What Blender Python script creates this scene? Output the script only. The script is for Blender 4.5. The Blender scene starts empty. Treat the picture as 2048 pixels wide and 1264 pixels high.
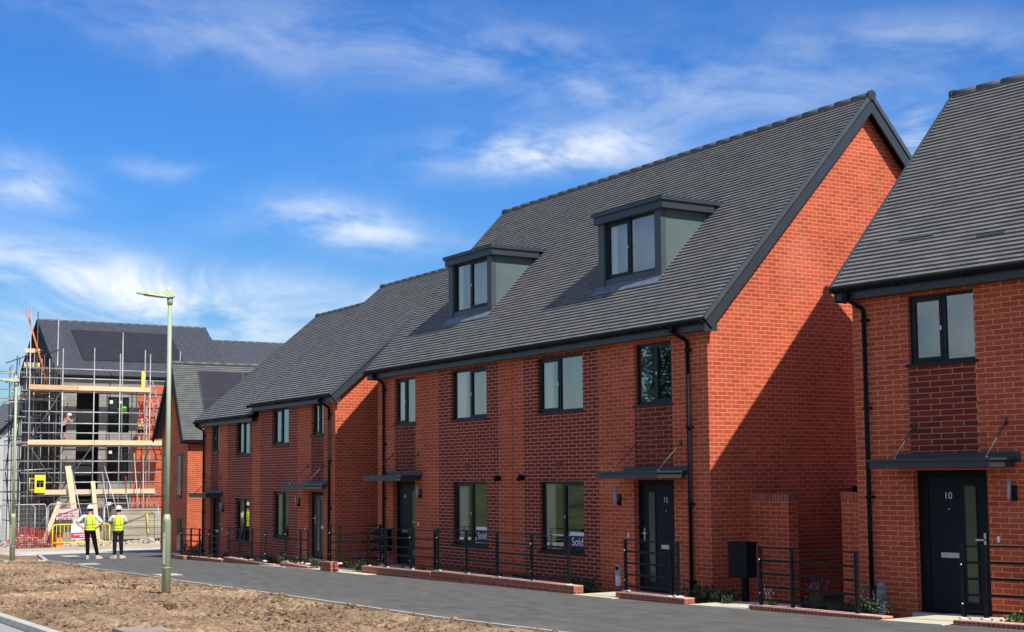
import bpy, bmesh, math, random
from mathutils import Vector, Matrix, noise
random.seed(7)
R = math.radians
S = bpy.context.scene
COL = S.collection

# ------------------------------------------------------------------ helpers
def interp(x, xs, ys):
    if x <= xs[0]: return ys[0]
    for i in range(1, len(xs)):
        if x <= xs[i]:
            t = (x - xs[i-1]) / (xs[i] - xs[i-1]); return ys[i-1] + t * (ys[i] - ys[i-1])
    return ys[-1]
GX = [-140, -90, -55, -38, -27, -25, -14.8, 0, 4, 20, 60]
GZ = [-3.2, -2.1, -1.37, -.93, -.6, -.54, -.33, -.17, -.08, .36, 1.4]
def zg(x): return interp(x, GX, GZ)

def tag(o, label, cat, group=None):
    o['label'] = label; o['category'] = cat
    if group: o['group'] = group
    return o
def empty(name, loc, label, cat, group=None, rz=0):
    o = bpy.data.objects.new(name, None); COL.objects.link(o)
    o.location = loc; o.rotation_euler = (0, 0, rz); o.empty_display_size = .2
    o['org'] = list(loc)
    return tag(o, label, cat, group)

class MB:
    """collects faces; coordinates are given in the parent's un-shifted frame"""
    def __init__(s): s.v = []; s.f = []; s.m = []; s.sm = []; s.uvf = []
    def quad(s, pts, m=0, smooth=False, us=None):
        b = len(s.v); s.v += [tuple(p) for p in pts]; s.f.append(tuple(range(b, b + len(pts)))); s.m.append(m); s.sm.append(smooth); s.uvf.append(us)
        return s
    def box(s, x0, x1, y0, y1, z0, z1, m=0):
        if x0 > x1: x0, x1 = x1, x0
        if y0 > y1: y0, y1 = y1, y0
        if z0 > z1: z0, z1 = z1, z0
        c = [(x0,y0,z0),(x1,y0,z0),(x1,y1,z0),(x0,y1,z0),(x0,y0,z1),(x1,y0,z1),(x1,y1,z1),(x0,y1,z1)]
        return s.hexa(c, m)
    def hexa(s, c, m=0):
        for q in ((0,1,5,4),(1,2,6,5),(2,3,7,6),(3,0,4,7),(4,5,6,7),(3,2,1,0)):
            s.quad([c[i] for i in q], m)
        return s
    def bar(s, a, b, w, h=None, m=0, up=(0,0,1)):
        """square bar between two points"""
        h = h or w; a = Vector(a); b = Vector(b); d = (b - a).normalized(); u = Vector(up)
        if abs(d.dot(u)) > .98: u = Vector((0, 1, 0))
        r = d.cross(u).normalized() * w / 2; u = r.cross(d).normalized() * h / 2
        c = [a-r-u, a+r-u, b+r-u, b-r-u, a-r+u, a+r+u, b+r+u, b-r+u]
        return s.hexa([tuple(p) for p in c], m)
    def tube(s, a, b, r0, r1=None, n=8, m=0, cap=True):
        r1 = r0 if r1 is None else r1
        a = Vector(a); b = Vector(b); d = (b - a).normalized(); u = Vector((0,0,1))
        if abs(d.dot(u)) > .98: u = Vector((1,0,0))
        p = d.cross(u).normalized(); q = d.cross(p)
        A = [a + (p*math.cos(t) + q*math.sin(t)) * r0 for t in [2*math.pi*i/n for i in range(n)]]
        B = [b + (p*math.cos(t) + q*math.sin(t)) * r1 for t in [2*math.pi*i/n for i in range(n)]]
        for i in range(n):
            j = (i+1) % n; s.quad([A[j], A[i], B[i], B[j]], m, True)
        if cap: s.quad(A, m); s.quad(B[::-1], m)
        return s
    def path(s, pts, r, n=8, m=0):
        for a, b in zip(pts, pts[1:]): s.tube(a, b, r, n=n, m=m)
        return s
    def ball(s, c, r, n=8, k=6, m=0, jit=0, sc=(1,1,1)):
        rings = []
        for i in range(k+1):
            ph = math.pi*i/k; ring = []
            for j in range(n):
                th = 2*math.pi*j/n; f = 1 + jit*(random.random()-.5)
                ring.append((c[0]+r*f*sc[0]*math.sin(ph)*math.cos(th), c[1]+r*f*sc[1]*math.sin(ph)*math.sin(th), c[2]+r*f*sc[2]*math.cos(ph)))
            rings.append(ring)
        for i in range(k):
            for j in range(n):
                l = (j+1) % n; s.quad([rings[i][j], rings[i+1][j], rings[i+1][l], rings[i][l]], m, True)
        return s
    def build(s, name, mats, parent=None, label=None):
        if not isinstance(mats, (list, tuple)): mats = [mats]
        me = bpy.data.meshes.new(name); off = Vector(parent['off']) if parent is not None and 'off' in parent else Vector((0,0,0))
        me.from_pydata([tuple(Vector(p) - off) for p in s.v], [], s.f)
        for m in mats: me.materials.append(m)
        uv = me.uv_layers.new(name='uv'); k = 0
        for p, mi, sm in zip(me.polygons, s.m, s.sm):
            p.material_index = mi; p.use_smooth = sm
            nx, ny, nz = [abs(c) for c in p.normal]
            for li in p.loop_indices:
                x, y, z = s.v[me.loops[li].vertex_index]
                if nz > .9: q = (x * .789, y * 1.09)
                elif nx > ny: q = (y * 1.084, z)
                else: q = (x * .789, z)
                uv.data[li].uv = q
        bm = bmesh.new(); bm.from_mesh(me); bmesh.ops.remove_doubles(bm, verts=bm.verts, dist=1e-5)
        bmesh.ops.recalc_face_normals(bm, faces=bm.faces) if not getattr(s, 'open', False) else None
        bm.to_mesh(me); bm.free()
        o = bpy.data.objects.new(name, me); COL.objects.link(o)
        if parent is not None: o.parent = parent
        if label: o['label'] = label
        return o
def root(name, off, label, cat, group=None, rz=0, world=None):
    """Empty at the base; children are meshed in un-shifted coords, 'off' is subtracted. world: where the local frame origin sits"""
    if world is None: loc = off
    else:
        c, s_ = math.cos(rz), math.sin(rz)
        loc = (world[0] + c*off[0] - s_*off[1], world[1] + s_*off[0] + c*off[1], off[2])
    o = empty(name, loc, label, cat, group, rz); o['off'] = list(off); del o['org']
    return o
def sub(parent, o): o['off'] = parent['off'] if 'off' in parent else (0,0,0); return o
def P(mb, name, mat, parent, label=None):      # part that can itself carry sub-parts
    o = mb.build(name, mat, parent, label)
    if 'off' in parent: o['off'] = parent['off']
    return o

# ------------------------------------------------------------------ materials
def mat(name, base=(.5,.5,.5), rough=.6, metal=0, spec=.5):
    m = bpy.data.materials.new(name); m.use_nodes = True
    b = m.node_tree.nodes['Principled BSDF']
    b.inputs['Base Color'].default_value = (*base, 1); b.inputs['Roughness'].default_value = rough
    b.inputs['Metallic'].default_value = metal; b.inputs['Specular IOR Level'].default_value = spec
    return m, m.node_tree, b
def nd(t, typ, **kw):
    n = t.nodes.new(typ)
    for k, v in kw.items():
        if k in n.inputs: n.inputs[k].default_value = v
        else: setattr(n, k, v)
    return n
def varied(name, base, rough=.6, amt=.25, scale=6, metal=0, spec=.5, bump=0, bscale=60, detail=4, coord='Object', stretch=None):
    """a plain material whose colour varies gently with noise, plus a little bump"""
    m, t, b = mat(name, base, rough, metal, spec)
    tc = nd(t, 'ShaderNodeTexCoord'); src = tc.outputs[coord]
    if stretch:
        mp = nd(t, 'ShaderNodeMapping'); mp.inputs['Scale'].default_value = stretch; t.links.new(src, mp.inputs[0]); src = mp.outputs[0]
    n = nd(t, 'ShaderNodeTexNoise', Scale=scale, Detail=detail); t.links.new(src, n.inputs['Vector'])
    r = nd(t, 'ShaderNodeValToRGB'); r.color_ramp.elements[0].position = .3; r.color_ramp.elements[1].position = .7
    r.color_ramp.elements[0].color = (*[c*(1-amt) for c in base], 1); r.color_ramp.elements[1].color = (*[min(1, c*(1+amt)) for c in base], 1)
    t.links.new(n.outputs['Fac'], r.inputs[0]); fin = r.outputs[0]
    if name in ('grey_roof_tile', 'blue_roof_slate', 'green_grey_tile'):
        uv = nd(t, 'ShaderNodeUVMap'); uv.uv_map = 'uv'; bt = nd(t, 'ShaderNodeTexBrick')
        for k, v in (('Scale', 1), ('Mortar Size', 0), ('Bias', 0), ('Brick Width', .23), ('Row Height', .0732)): bt.inputs[k].default_value = v
        bt.inputs['Color1'].default_value = (.86,.87,.88,1); bt.inputs['Color2'].default_value = (1.12,1.11,1.09,1); t.links.new(uv.outputs[0], bt.inputs['Vector'])
        mm = nd(t, 'ShaderNodeMix', data_type='RGBA', blend_type='MULTIPLY'); mm.inputs[0].default_value = 1; t.links.new(fin, mm.inputs[6]); t.links.new(bt.outputs['Color'], mm.inputs[7]); fin = mm.outputs[2]
    if name == 'asphalt':   # dust trodden over from the bare soil side
        sp = nd(t, 'ShaderNodeSeparateXYZ'); t.links.new(tc.outputs['Object'], sp.inputs[0])
        mk = nd(t, 'ShaderNodeMapRange'); mk.inputs[1].default_value = -4.5; mk.inputs[2].default_value = -5.6; t.links.new(sp.outputs[1], mk.inputs[0])
        dn = nd(t, 'ShaderNodeTexNoise', Scale=1.3, Detail=8, Roughness=.7); t.links.new(tc.outputs['Object'], dn.inputs[0])
        dm = nd(t, 'ShaderNodeMapRange'); dm.inputs[1].default_value = .42; dm.inputs[2].default_value = .68; t.links.new(dn.outputs['Fac'], dm.inputs[0])
        ad = nd(t, 'ShaderNodeMath', operation='MULTIPLY_ADD'); t.links.new(mk.outputs[0], ad.inputs[0]); ad.inputs[1].default_value = .55; ad.inputs[2].default_value = .10
        pr = nd(t, 'ShaderNodeMath', operation='MULTIPLY'); t.links.new(ad.outputs[0], pr.inputs[0]); t.links.new(dm.outputs[0], pr.inputs[1])
        mm = nd(t, 'ShaderNodeMix', data_type='RGBA'); t.links.new(pr.outputs[0], mm.inputs[0]); t.links.new(fin, mm.inputs[6]); mm.inputs[7].default_value = (.30,.24,.165,1); fin = mm.outputs[2]
    t.links.new(fin, b.inputs['Base Color'])
    if bump:
        n2 = nd(t, 'ShaderNodeTexNoise', Scale=bscale, Detail=5); t.links.new(src, n2.inputs['Vector'])
        bp = nd(t, 'ShaderNodeBump', Strength=bump, Distance=.02); t.links.new(n2.outputs['Fac'], bp.inputs['Height']); t.links.new(bp.outputs[0], b.inputs['Normal'])
    return m
def brick(name, c1, c2, mortar, w=.225, h=.075, ms=.0065, off=.5, var=.3, rough=.85, bump=.4, freq=2):
    m, t, b = mat(name, c1, rough, 0, .25)
    uv = nd(t, 'ShaderNodeUVMap'); uv.uv_map = 'uv'
    bt = nd(t, 'ShaderNodeTexBrick'); bt.offset = off; bt.offset_frequency = freq
    for k, v in (('Scale', 1), ('Mortar Size', ms), ('Mortar Smooth', .15), ('Bias', 0), ('Brick Width', w), ('Row Height', h)): bt.inputs[k].default_value = v
    bt.inputs['Color1'].default_value = (*c1, 1); bt.inputs['Color2'].default_value = (*c2, 1); bt.inputs['Mortar'].default_value = (*mortar, 1)
    t.links.new(uv.outputs[0], bt.inputs['Vector'])
    n = nd(t, 'ShaderNodeTexNoise', Scale=.9, Detail=5); t.links.new(uv.outputs[0], n.inputs['Vector'])
    n3 = nd(t, 'ShaderNodeTexNoise', Scale=28, Detail=3); t.links.new(uv.outputs[0], n3.inputs['Vector'])
    mr = nd(t, 'ShaderNodeMapRange'); mr.inputs[1].default_value = .25; mr.inputs[2].default_value = .75; mr.inputs[3].default_value = 1-var; mr.inputs[4].default_value = 1+var
    mr2 = nd(t, 'ShaderNodeMapRange'); mr2.inputs[1].default_value = .25; mr2.inputs[2].default_value = .75; mr2.inputs[3].default_value = .82; mr2.inputs[4].default_value = 1.18
    t.links.new(n.outputs['Fac'], mr.inputs[0]); t.links.new(n3.outputs['Fac'], mr2.inputs[0])
    mu = nd(t, 'ShaderNodeMath', operation='MULTIPLY'); t.links.new(mr.outputs[0], mu.inputs[0]); t.links.new(mr2.outputs[0], mu.inputs[1])
    vm = nd(t, 'ShaderNodeVectorMath', operation='SCALE'); t.links.new(bt.outputs['Color'], vm.inputs[0]); t.links.new(mu.outputs[0], vm.inputs['Scale'])
    fin = vm.outputs[0]
    if name == 'red_brick':
        nb = nd(t, 'ShaderNodeTexNoise', Scale=.55, Detail=7, Roughness=.65, Distortion=.6); t.links.new(uv.outputs[0], nb.inputs['Vector'])
        mb2 = nd(t, 'ShaderNodeMapRange'); mb2.inputs[1].default_value = .56; mb2.inputs[2].default_value = .74; mb2.inputs[4].default_value = .26; t.links.new(nb.outputs['Fac'], mb2.inputs[0])
        mxb = nd(t, 'ShaderNodeMix', data_type='RGBA'); t.links.new(mb2.outputs[0], mxb.inputs[0]); t.links.new(fin, mxb.inputs[6]); mxb.inputs[7].default_value = (.60,.30,.20,1); fin = mxb.outputs[2]
    t.links.new(fin, b.inputs['Base Color'])
    if bump:
        inv = nd(t, 'ShaderNodeMath', operation='SUBTRACT'); inv.inputs[0].default_value = 1; t.links.new(bt.outputs['Fac'], inv.inputs[1])
        bp = nd(t, 'ShaderNodeBump', Strength=bump, Distance=.008); t.links.new(inv.outputs[0], bp.inputs['Height']); t.links.new(bp.outputs[0], b.inputs['Normal'])
    return m
def glassmat(name, tint=(.85,.85,.82), fac=.22, gl=(1,.90,.78)):
    m, t, b = mat(name); t.nodes.remove(b); out = t.nodes['Material Output']
    tr = nd(t, 'ShaderNodeBsdfTransparent', Color=(*tint, 1)); g = nd(t, 'ShaderNodeBsdfGlossy', Roughness=.015, Color=(*gl, 1))
    lw = nd(t, 'ShaderNodeFresnel', IOR=1.5)
    ad = nd(t, 'ShaderNodeMath', operation='ADD', use_clamp=True); ad.inputs[1].default_value = fac; t.links.new(lw.outputs[0], ad.inputs[0])
    tc = nd(t, 'ShaderNodeTexCoord'); n = nd(t, 'ShaderNodeTexNoise', Scale=1.2, Detail=1); t.links.new(tc.outputs['Object'], n.inputs[0])
    bp = nd(t, 'ShaderNodeBump', Strength=.04, Distance=.02); t.links.new(n.outputs['Fac'], bp.inputs['Height']); t.links.new(bp.outputs[0], g.inputs['Normal'])
    mx = nd(t, 'ShaderNodeMixShader'); t.links.new(ad.outputs[0], mx.inputs[0]); t.links.new(tr.outputs[0], mx.inputs[1]); t.links.new(g.outputs[0], mx.inputs[2])
    t.links.new(mx.outputs[0], out.inputs[0]); return m

M = {}
M['brick'] = brick('red_brick', (.515,.094,.039), (.37,.063,.028), (.66,.24,.125), ms=.0075, var=.16)
M['brick_dark'] = brick('dark_brick', (.23,.032,.017), (.15,.021,.012), (.60,.22,.135), var=.14, ms=.0092)
M['brick_weave'] = brick('projecting_brick_panel', (.22,.030,.017), (.12,.018,.010), (.46,.18,.11), w=.30, h=.085, ms=.008, off=.42, var=.12, bump=1)
M['soldier'] = brick('soldier_course', (.36,.09,.05), (.28,.06,.035), (.50,.27,.19), w=.062, h=.5, off=0, ms=.006, var=.15)
M['lowbrick'] = brick('low_wall_brick', (.36,.09,.05), (.28,.06,.035), (.50,.27,.19), var=.15)
M['slate'] = varied('grey_roof_tile', (.182,.175,.166), .7, .14, 2.2, bump=.2, bscale=40, spec=.2, stretch=(2.2,1,9), detail=7)
M['slate2'] = varied('blue_roof_slate', (.105,.112,.128), .5, .22, 5, bump=.2, bscale=30, spec=.4, stretch=(1,1,4))
M['slate3'] = varied('green_grey_tile', (.13,.135,.125), .6, .12, 3, spec=.3)
M['ridge'] = varied('ridge_tile', (.10,.105,.11), .6, .15, 5)
M['trim'] = varied('anthracite_trim', (.030,.036,.042), .45, .08, 2)
M['black'] = varied('black_plastic', (.006,.007,.008), .6, .2, 4, spec=.15)
M['iron'] = varied('black_metal_paint', (.006,.006,.007), .5, .2, 9, spec=.25)
M['frame'] = varied('anthracite_frame', (.008,.011,.014), .45, .08, 2, spec=.3)
M['door'] = varied('door_blue_grey', (.007,.012,.018), .5, .06, 2, spec=.15)
M['dormer'] = varied('dormer_cheek', (.085,.118,.112), .6, .1, 2)
M['dormer_post'] = varied('dormer_facing', (.055,.066,.072), .5, .08, 2)
M['lead'] = varied('lead_flashing', (.15,.17,.19), .5, .25, 6)
M['steel'] = varied('brushed_steel', (.62,.62,.6), .3, .05, 10, metal=.9)
M['satin'] = varied('satin_steel', (.42,.41,.38), .5, .05, 10, metal=.4)
M['white'] = varied('white_plastic', (.78,.78,.76), .4, .05, 3)
M['grey_box'] = varied('grey_box', (.33,.34,.31), .5, .08, 4)
M['lining'] = varied('white_window_lining', (.8,.84,.84), .8, .03, 2)
M['blind'] = varied('interior_wall', (.38,.36,.33), .9, .18, 1.3)
M['dark_in_shade'] = varied('dark_interior_and_shade', (.018,.02,.02), .9, .1, 1)
M['glass'] = glassmat('window_glass')
M['glass_dark'] = glassmat('dark_window_glass', (.35,.38,.38), .30, (.75,.82,.82))
M['frost'] = varied('frosted_glass', (.055,.07,.05), .15, .15, 3, spec=.8)
M['solar'] = varied('solar_cell', (.035,.034,.042), .55, .1, 2, spec=.06)
M['black_glass'] = varied('dark_glazing', (.012,.014,.014), .08, .2, 2, spec=.5)
M['solar_edge'] = varied('solar_edge', (.045,.045,.05), .6, .1, 2)
M['lamp_green'] = varied('pale_green_paint', (.40,.46,.29), .45, .06, 3)
M['asphalt'] = varied('asphalt', (.118,.115,.100), .88, .30, 4.5, bump=.8, bscale=70, stretch=(.35,1.6,1), detail=8)
M['paving'] = varied('buff_paving', (.66,.60,.42), .8, .08, 3, bump=.2)
M['edging'] = varied('pale_concrete_edging', (.52,.48,.38), .8, .12, 4)
M['kerb'] = varied('concrete_kerb', (.56,.52,.42), .8, .12, 5, bump=.3)
M['road'] = varied('pale_road_surface', (.36,.35,.31), .85, .12, .8, bump=.3, stretch=(.3,1.5,1))
M['conc'] = varied('pale_concrete_road', (.60,.60,.54), .85, .1, 1)
M['sand'] = varied('site_sand', (.50,.40,.27), .95, .25, .7, bump=.5, bscale=12)
M['mortar'] = varied('pale_mortar', (.70,.62,.56), .9, .1, 12, bump=.3)
M['wood'] = varied('pale_timber', (.66,.50,.30), .75, .14, 3, stretch=(8,.6,8))
M['wood2'] = varied('orange_timber', (.60,.36,.18), .75, .14, 3, stretch=(8,.6,8))
M['galv'] = varied('galvanised_tube', (.42,.41,.38), .5, .22, 3, metal=.45)
M['galv_dark'] = varied('weathered_tube', (.09,.085,.08), .6, .25, 3, metal=.3)
M['yellow'] = varied('yellow_plastic', (.78,.64,.03), .5, .06, 3)
M['hiviz'] = varied('hi_vis_yellow', (.74,.92,.02), .7, .08, 9)
M['reflect'] = varied('reflective_tape', (.24,.28,.06), .4, .1, 9)
M['redp'] = varied('red_plastic', (.34,.02,.02), .6, .15, 3)
M['orange'] = varied('orange_plastic', (.75,.17,.03), .5, .1, 3)
M['skin'] = varied('skin', (.50,.27,.18), .55, .08, 12)
M['black_cloth'] = varied('black_cloth', (.005,.005,.006), .9, .2, 10, spec=.08)
M['navy_cloth'] = varied('navy_cloth', (.014,.016,.024), .9, .2, 10, spec=.1)
M['white_cloth'] = varied('white_cloth', (.66,.67,.70), .9, .06, 10)
M['pink'] = varied('pink_plastic', (.75,.30,.36), .5, .06, 3)
M['shoe'] = varied('pale_shoe', (.52,.48,.38), .8, .1, 10)
M['rust'] = varied('orange_cloth', (.45,.16,.08), .9, .15, 10)
M['hair'] = varied('dark_hair', (.02,.015,.012), .8, .2, 20)
M['block'] = brick('grey_block', (.30,.285,.25), (.24,.225,.20), (.15,.14,.125), w=.42, h=.225, ms=.01, var=.12)
M['leaf1'] = varied('shrub_leaf', (.030,.052,.015), .6, .45, 9)
M['leaf2'] = varied('lavender_leaf', (.10,.13,.065), .7, .35, 9)
M['leaf3'] = varied('bright_leaf', (.11,.17,.025), .6, .35, 9)
M['petal'] = varied('lilac_flower', (.17,.12,.17), .7, .2, 9)
M['stem'] = varied('plant_stem', (.10,.09,.05), .8, .2, 9)
M['bark'] = varied('mulch', (.05,.035,.022), .95, .4, 14, bump=.8, bscale=50)
M['skip'] = varied('weathered_panel', (.36,.31,.22), .8, .35, 1.2, stretch=(1,.4,7), bump=.3, bscale=8)
M['render'] = varied('pale_render', (.42,.43,.42), .8, .08, 1)
M['grass'] = varied('bank_grass', (.055,.085,.018), .9, .4, .4, bump=.5, bscale=3)
M['foliage'] = varied('tree_leaf', (.04,.07,.02), .7, .4, 3)
M['white_sign'] = varied('sign_white', (.8,.8,.8), .5, .02, 3)
M['red_sign'] = varied('sign_red', (.62,.02,.06), .5, .02, 3)
M['sold'] = varied('sold_board_navy', (.008,.008,.02), .5, .05, 3)
M['sold2'] = varied('sold_board_charcoal', (.022,.028,.028), .5, .05, 3)
M['sticker'] = varied('green_sticker', (.12,.75,.03), .5, .05, 3)

# soil: clumpy colour
def soil_mat():
    m, t, b = mat('bare_soil', (.36,.26,.15), .95, 0, .1)
    tc = nd(t, 'ShaderNodeTexCoord'); o = tc.outputs['Object']
    n1 = nd(t, 'ShaderNodeTexNoise', Scale=1.1, Detail=5); n2 = nd(t, 'ShaderNodeTexNoise', Scale=14, Detail=6, Roughness=.7)
    t.links.new(o, n1.inputs[0]); t.links.new(o, n2.inputs[0])
    r1 = nd(t, 'ShaderNodeValToRGB'); r1.color_ramp.elements[0].position = .35; r1.color_ramp.elements[1].position = .68
    r1.color_ramp.elements[0].color = (.30,.20,.125,1); r1.color_ramp.elements[1].color = (.46,.325,.205,1)
    r2 = nd(t, 'ShaderNodeValToRGB'); r2.color_ramp.elements[0].position = .36; r2.color_ramp.elements[1].position = .6
    r2.color_ramp.elements[0].color = (.45,.42,.4,1); r2.color_ramp.elements[1].color = (1.15,1.12,1.05,1)
    t.links.new(n1.outputs['Fac'], r1.inputs[0]); t.links.new(n2.outputs['Fac'], r2.inputs[0])
    mx = nd(t, 'ShaderNodeMix', data_type='RGBA', blend_type='MULTIPLY'); mx.inputs[0].default_value = 1
    t.links.new(r1.outputs[0], mx.inputs[6]); t.links.new(r2.outputs[0], mx.inputs[7]); n4 = nd(t, 'ShaderNodeTexNoise', Scale=.35, Detail=6, Roughness=.65, Distortion=.8); t.links.new(o, n4.inputs[0])
    r4 = nd(t, 'ShaderNodeMapRange'); r4.inputs[1].default_value = .38; r4.inputs[2].default_value = .64; r4.inputs[3].default_value = .72; r4.inputs[4].default_value = 1.22; t.links.new(n4.outputs['Fac'], r4.inputs[0])
    v4 = nd(t, 'ShaderNodeVectorMath', operation='SCALE'); t.links.new(mx.outputs[2], v4.inputs[0]); t.links.new(r4.outputs[0], v4.inputs['Scale']); t.links.new(v4.outputs[0], b.inputs['Base Color'])
    bp = nd(t, 'ShaderNodeBump', Strength=.8, Distance=.05); t.links.new(n2.outputs['Fac'], bp.inputs['Height']); t.links.new(bp.outputs[0], b.inputs['Normal'])
    return m
M['soil'] = soil_mat()

def text(body, size, mat_, parent, loc, rot=(R(90),0,0), name='lettering', ext=.002, align='CENTER'):
    cu = bpy.data.curves.new(name, 'FONT'); cu.body = body; cu.size = size; cu.extrude = ext; cu.align_x = align; cu.align_y = 'CENTER'
    tmp = bpy.data.objects.new('tmp', cu); COL.objects.link(tmp)
    dg = bpy.context.evaluated_depsgraph_get(); me = bpy.data.meshes.new_from_object(tmp.evaluated_get(dg)); bpy.data.objects.remove(tmp)
    o = bpy.data.objects.new(name, me); me.materials.clear(); me.materials.append(mat_); COL.objects.link(o); o.parent = parent
    off = Vector(parent['off']) if 'off' in parent else Vector((0,0,0))
    o.location = Vector(loc) - off; o.rotation_euler = rot
    return o

# ------------------------------------------------------------------ camera
CAM = Vector((18.89921727, -15.64697549, 1.95771016))
yaw, pitch, roll = R(58.43728), R(5.07498), R(-.46413)
F_ = 2773.754
fw = Vector((-math.sin(yaw)*math.cos(pitch), math.cos(yaw)*math.cos(pitch), math.sin(pitch)))
r0 = Vector((math.cos(yaw), math.sin(yaw), 0)); u0 = r0.cross(fw)
rr = r0*math.cos(roll) + u0*math.sin(roll); uu = -r0*math.sin(roll) + u0*math.cos(roll)
cd = bpy.data.cameras.new('camera'); cam = bpy.data.objects.new('camera', cd); COL.objects.link(cam)
mw = Matrix((rr, uu, -fw)).transposed().to_4x4(); mw.translation = CAM; cam.matrix_world = mw
cd.sensor_width = 36; cd.lens = 36*F_/2048; cd.shift_y = (709.085-632)/2048; cd.clip_end = 3000; cd.clip_start = .1
S.camera = cam

# ------------------------------------------------------------------ house parts
def wall_front(mb, x0, x1, z0, z1, y, openings=(), regions=(), reveal=.11, m=0):
    """wall in plane y with rectangular openings; regions (xa,xb,za,zb,mat) recolour; reveals go inward (+y)"""
    xs = {x0, x1}; zs = {z0, z1}
    for a in openings: xs |= {a[0], a[1]}; zs |= {a[2], a[3]}
    for a in regions: xs |= {min(x1,max(x0,a[0])), max(x0,min(x1,a[1]))}; zs |= {min(z1,max(z0,a[2])), max(z0,min(z1,a[3]))}
    xs = sorted(xs); zs = sorted(zs)
    for xa, xb in zip(xs, xs[1:]):
        for za, zb in zip(zs, zs[1:]):
            cx, cz = (xa+xb)/2, (za+zb)/2
            if any(o[0] < cx < o[1] and o[2] < cz < o[3] for o in openings): continue
            mm = m
            for r_ in regions:
                if r_[0] < cx < r_[1] and r_[2] < cz < r_[3]: mm = r_[4]
            mb.quad([(xa,y,za),(xb,y,za),(xb,y,zb),(xa,y,zb)], mm)
    for a in openings:
        xa, xb, za, zb = a[:4]; Y = y + reveal
        mm = m
        for r_ in regions:
            if r_[0] < (xa+xb)/2 < r_[1] and r_[2] < (za+zb)/2 < r_[3]: mm = r_[4]
        mb.quad([(xa,y,za),(xa,Y,za),(xa,Y,zb),(xa,y,zb)], mm); mb.quad([(xb,y,za),(xb,y,zb),(xb,Y,zb),(xb,Y,za)], mm)
        mb.quad([(xa,y,zb),(xa,Y,zb),(xb,Y,zb),(xb,y,zb)], mm); mb.quad([(xa,y,za),(xb,y,za),(xb,Y,za),(xa,Y,za)], mm)

def roof_slope(mb, a, b, up, rows, h=.028, m=0, thick=.03):
    """stepped courses of tiles from eave line a-b up the slope vector"""
    a = Vector(a); b = Vector(b); up = Vector(up); n = (b-a).cross(up).normalized()
    if n.z < 0: n = -n
    for i in range(rows):
        A0 = a + up*(i/rows); A1 = a + up*((i+1)/rows); D = b - a
        lo = n*h; base = n*0
        mb.quad([A0+lo, A0+lo+D, A1+D+base, A1+base], m)
        mb.quad([A0, A0+D, A0+D+lo, A0+lo], m)
        for e in (Vector((0,0,0)), D):
            mb.quad([A0+e, A0+e+lo, A1+e], m)
    t = -n*thick
    mb.quad([a+t, b+t, b+up+t, a+up+t], m)
    mb.quad([a, b, b+t, a+t], m)
    for e in (a, b): mb.quad([e, e+up, e+up+t, e+t], m)

def ridge_tiles(p0, p1, mat_, parent, r=.078, seg=.45):
    mb = MB(); a = Vector(p0); b = Vector(p1); L = (b-a).length; k = max(1, int(L/seg)); d = (b-a)/k
    for i in range(k):
        s = a + d*i; e = a + d*(i+1) ; mb.tube(s, e + d.normalized()*.02, r, r*.992, n=12)
    return P(mb, 'ridge_tiles', mat_, parent)

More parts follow.
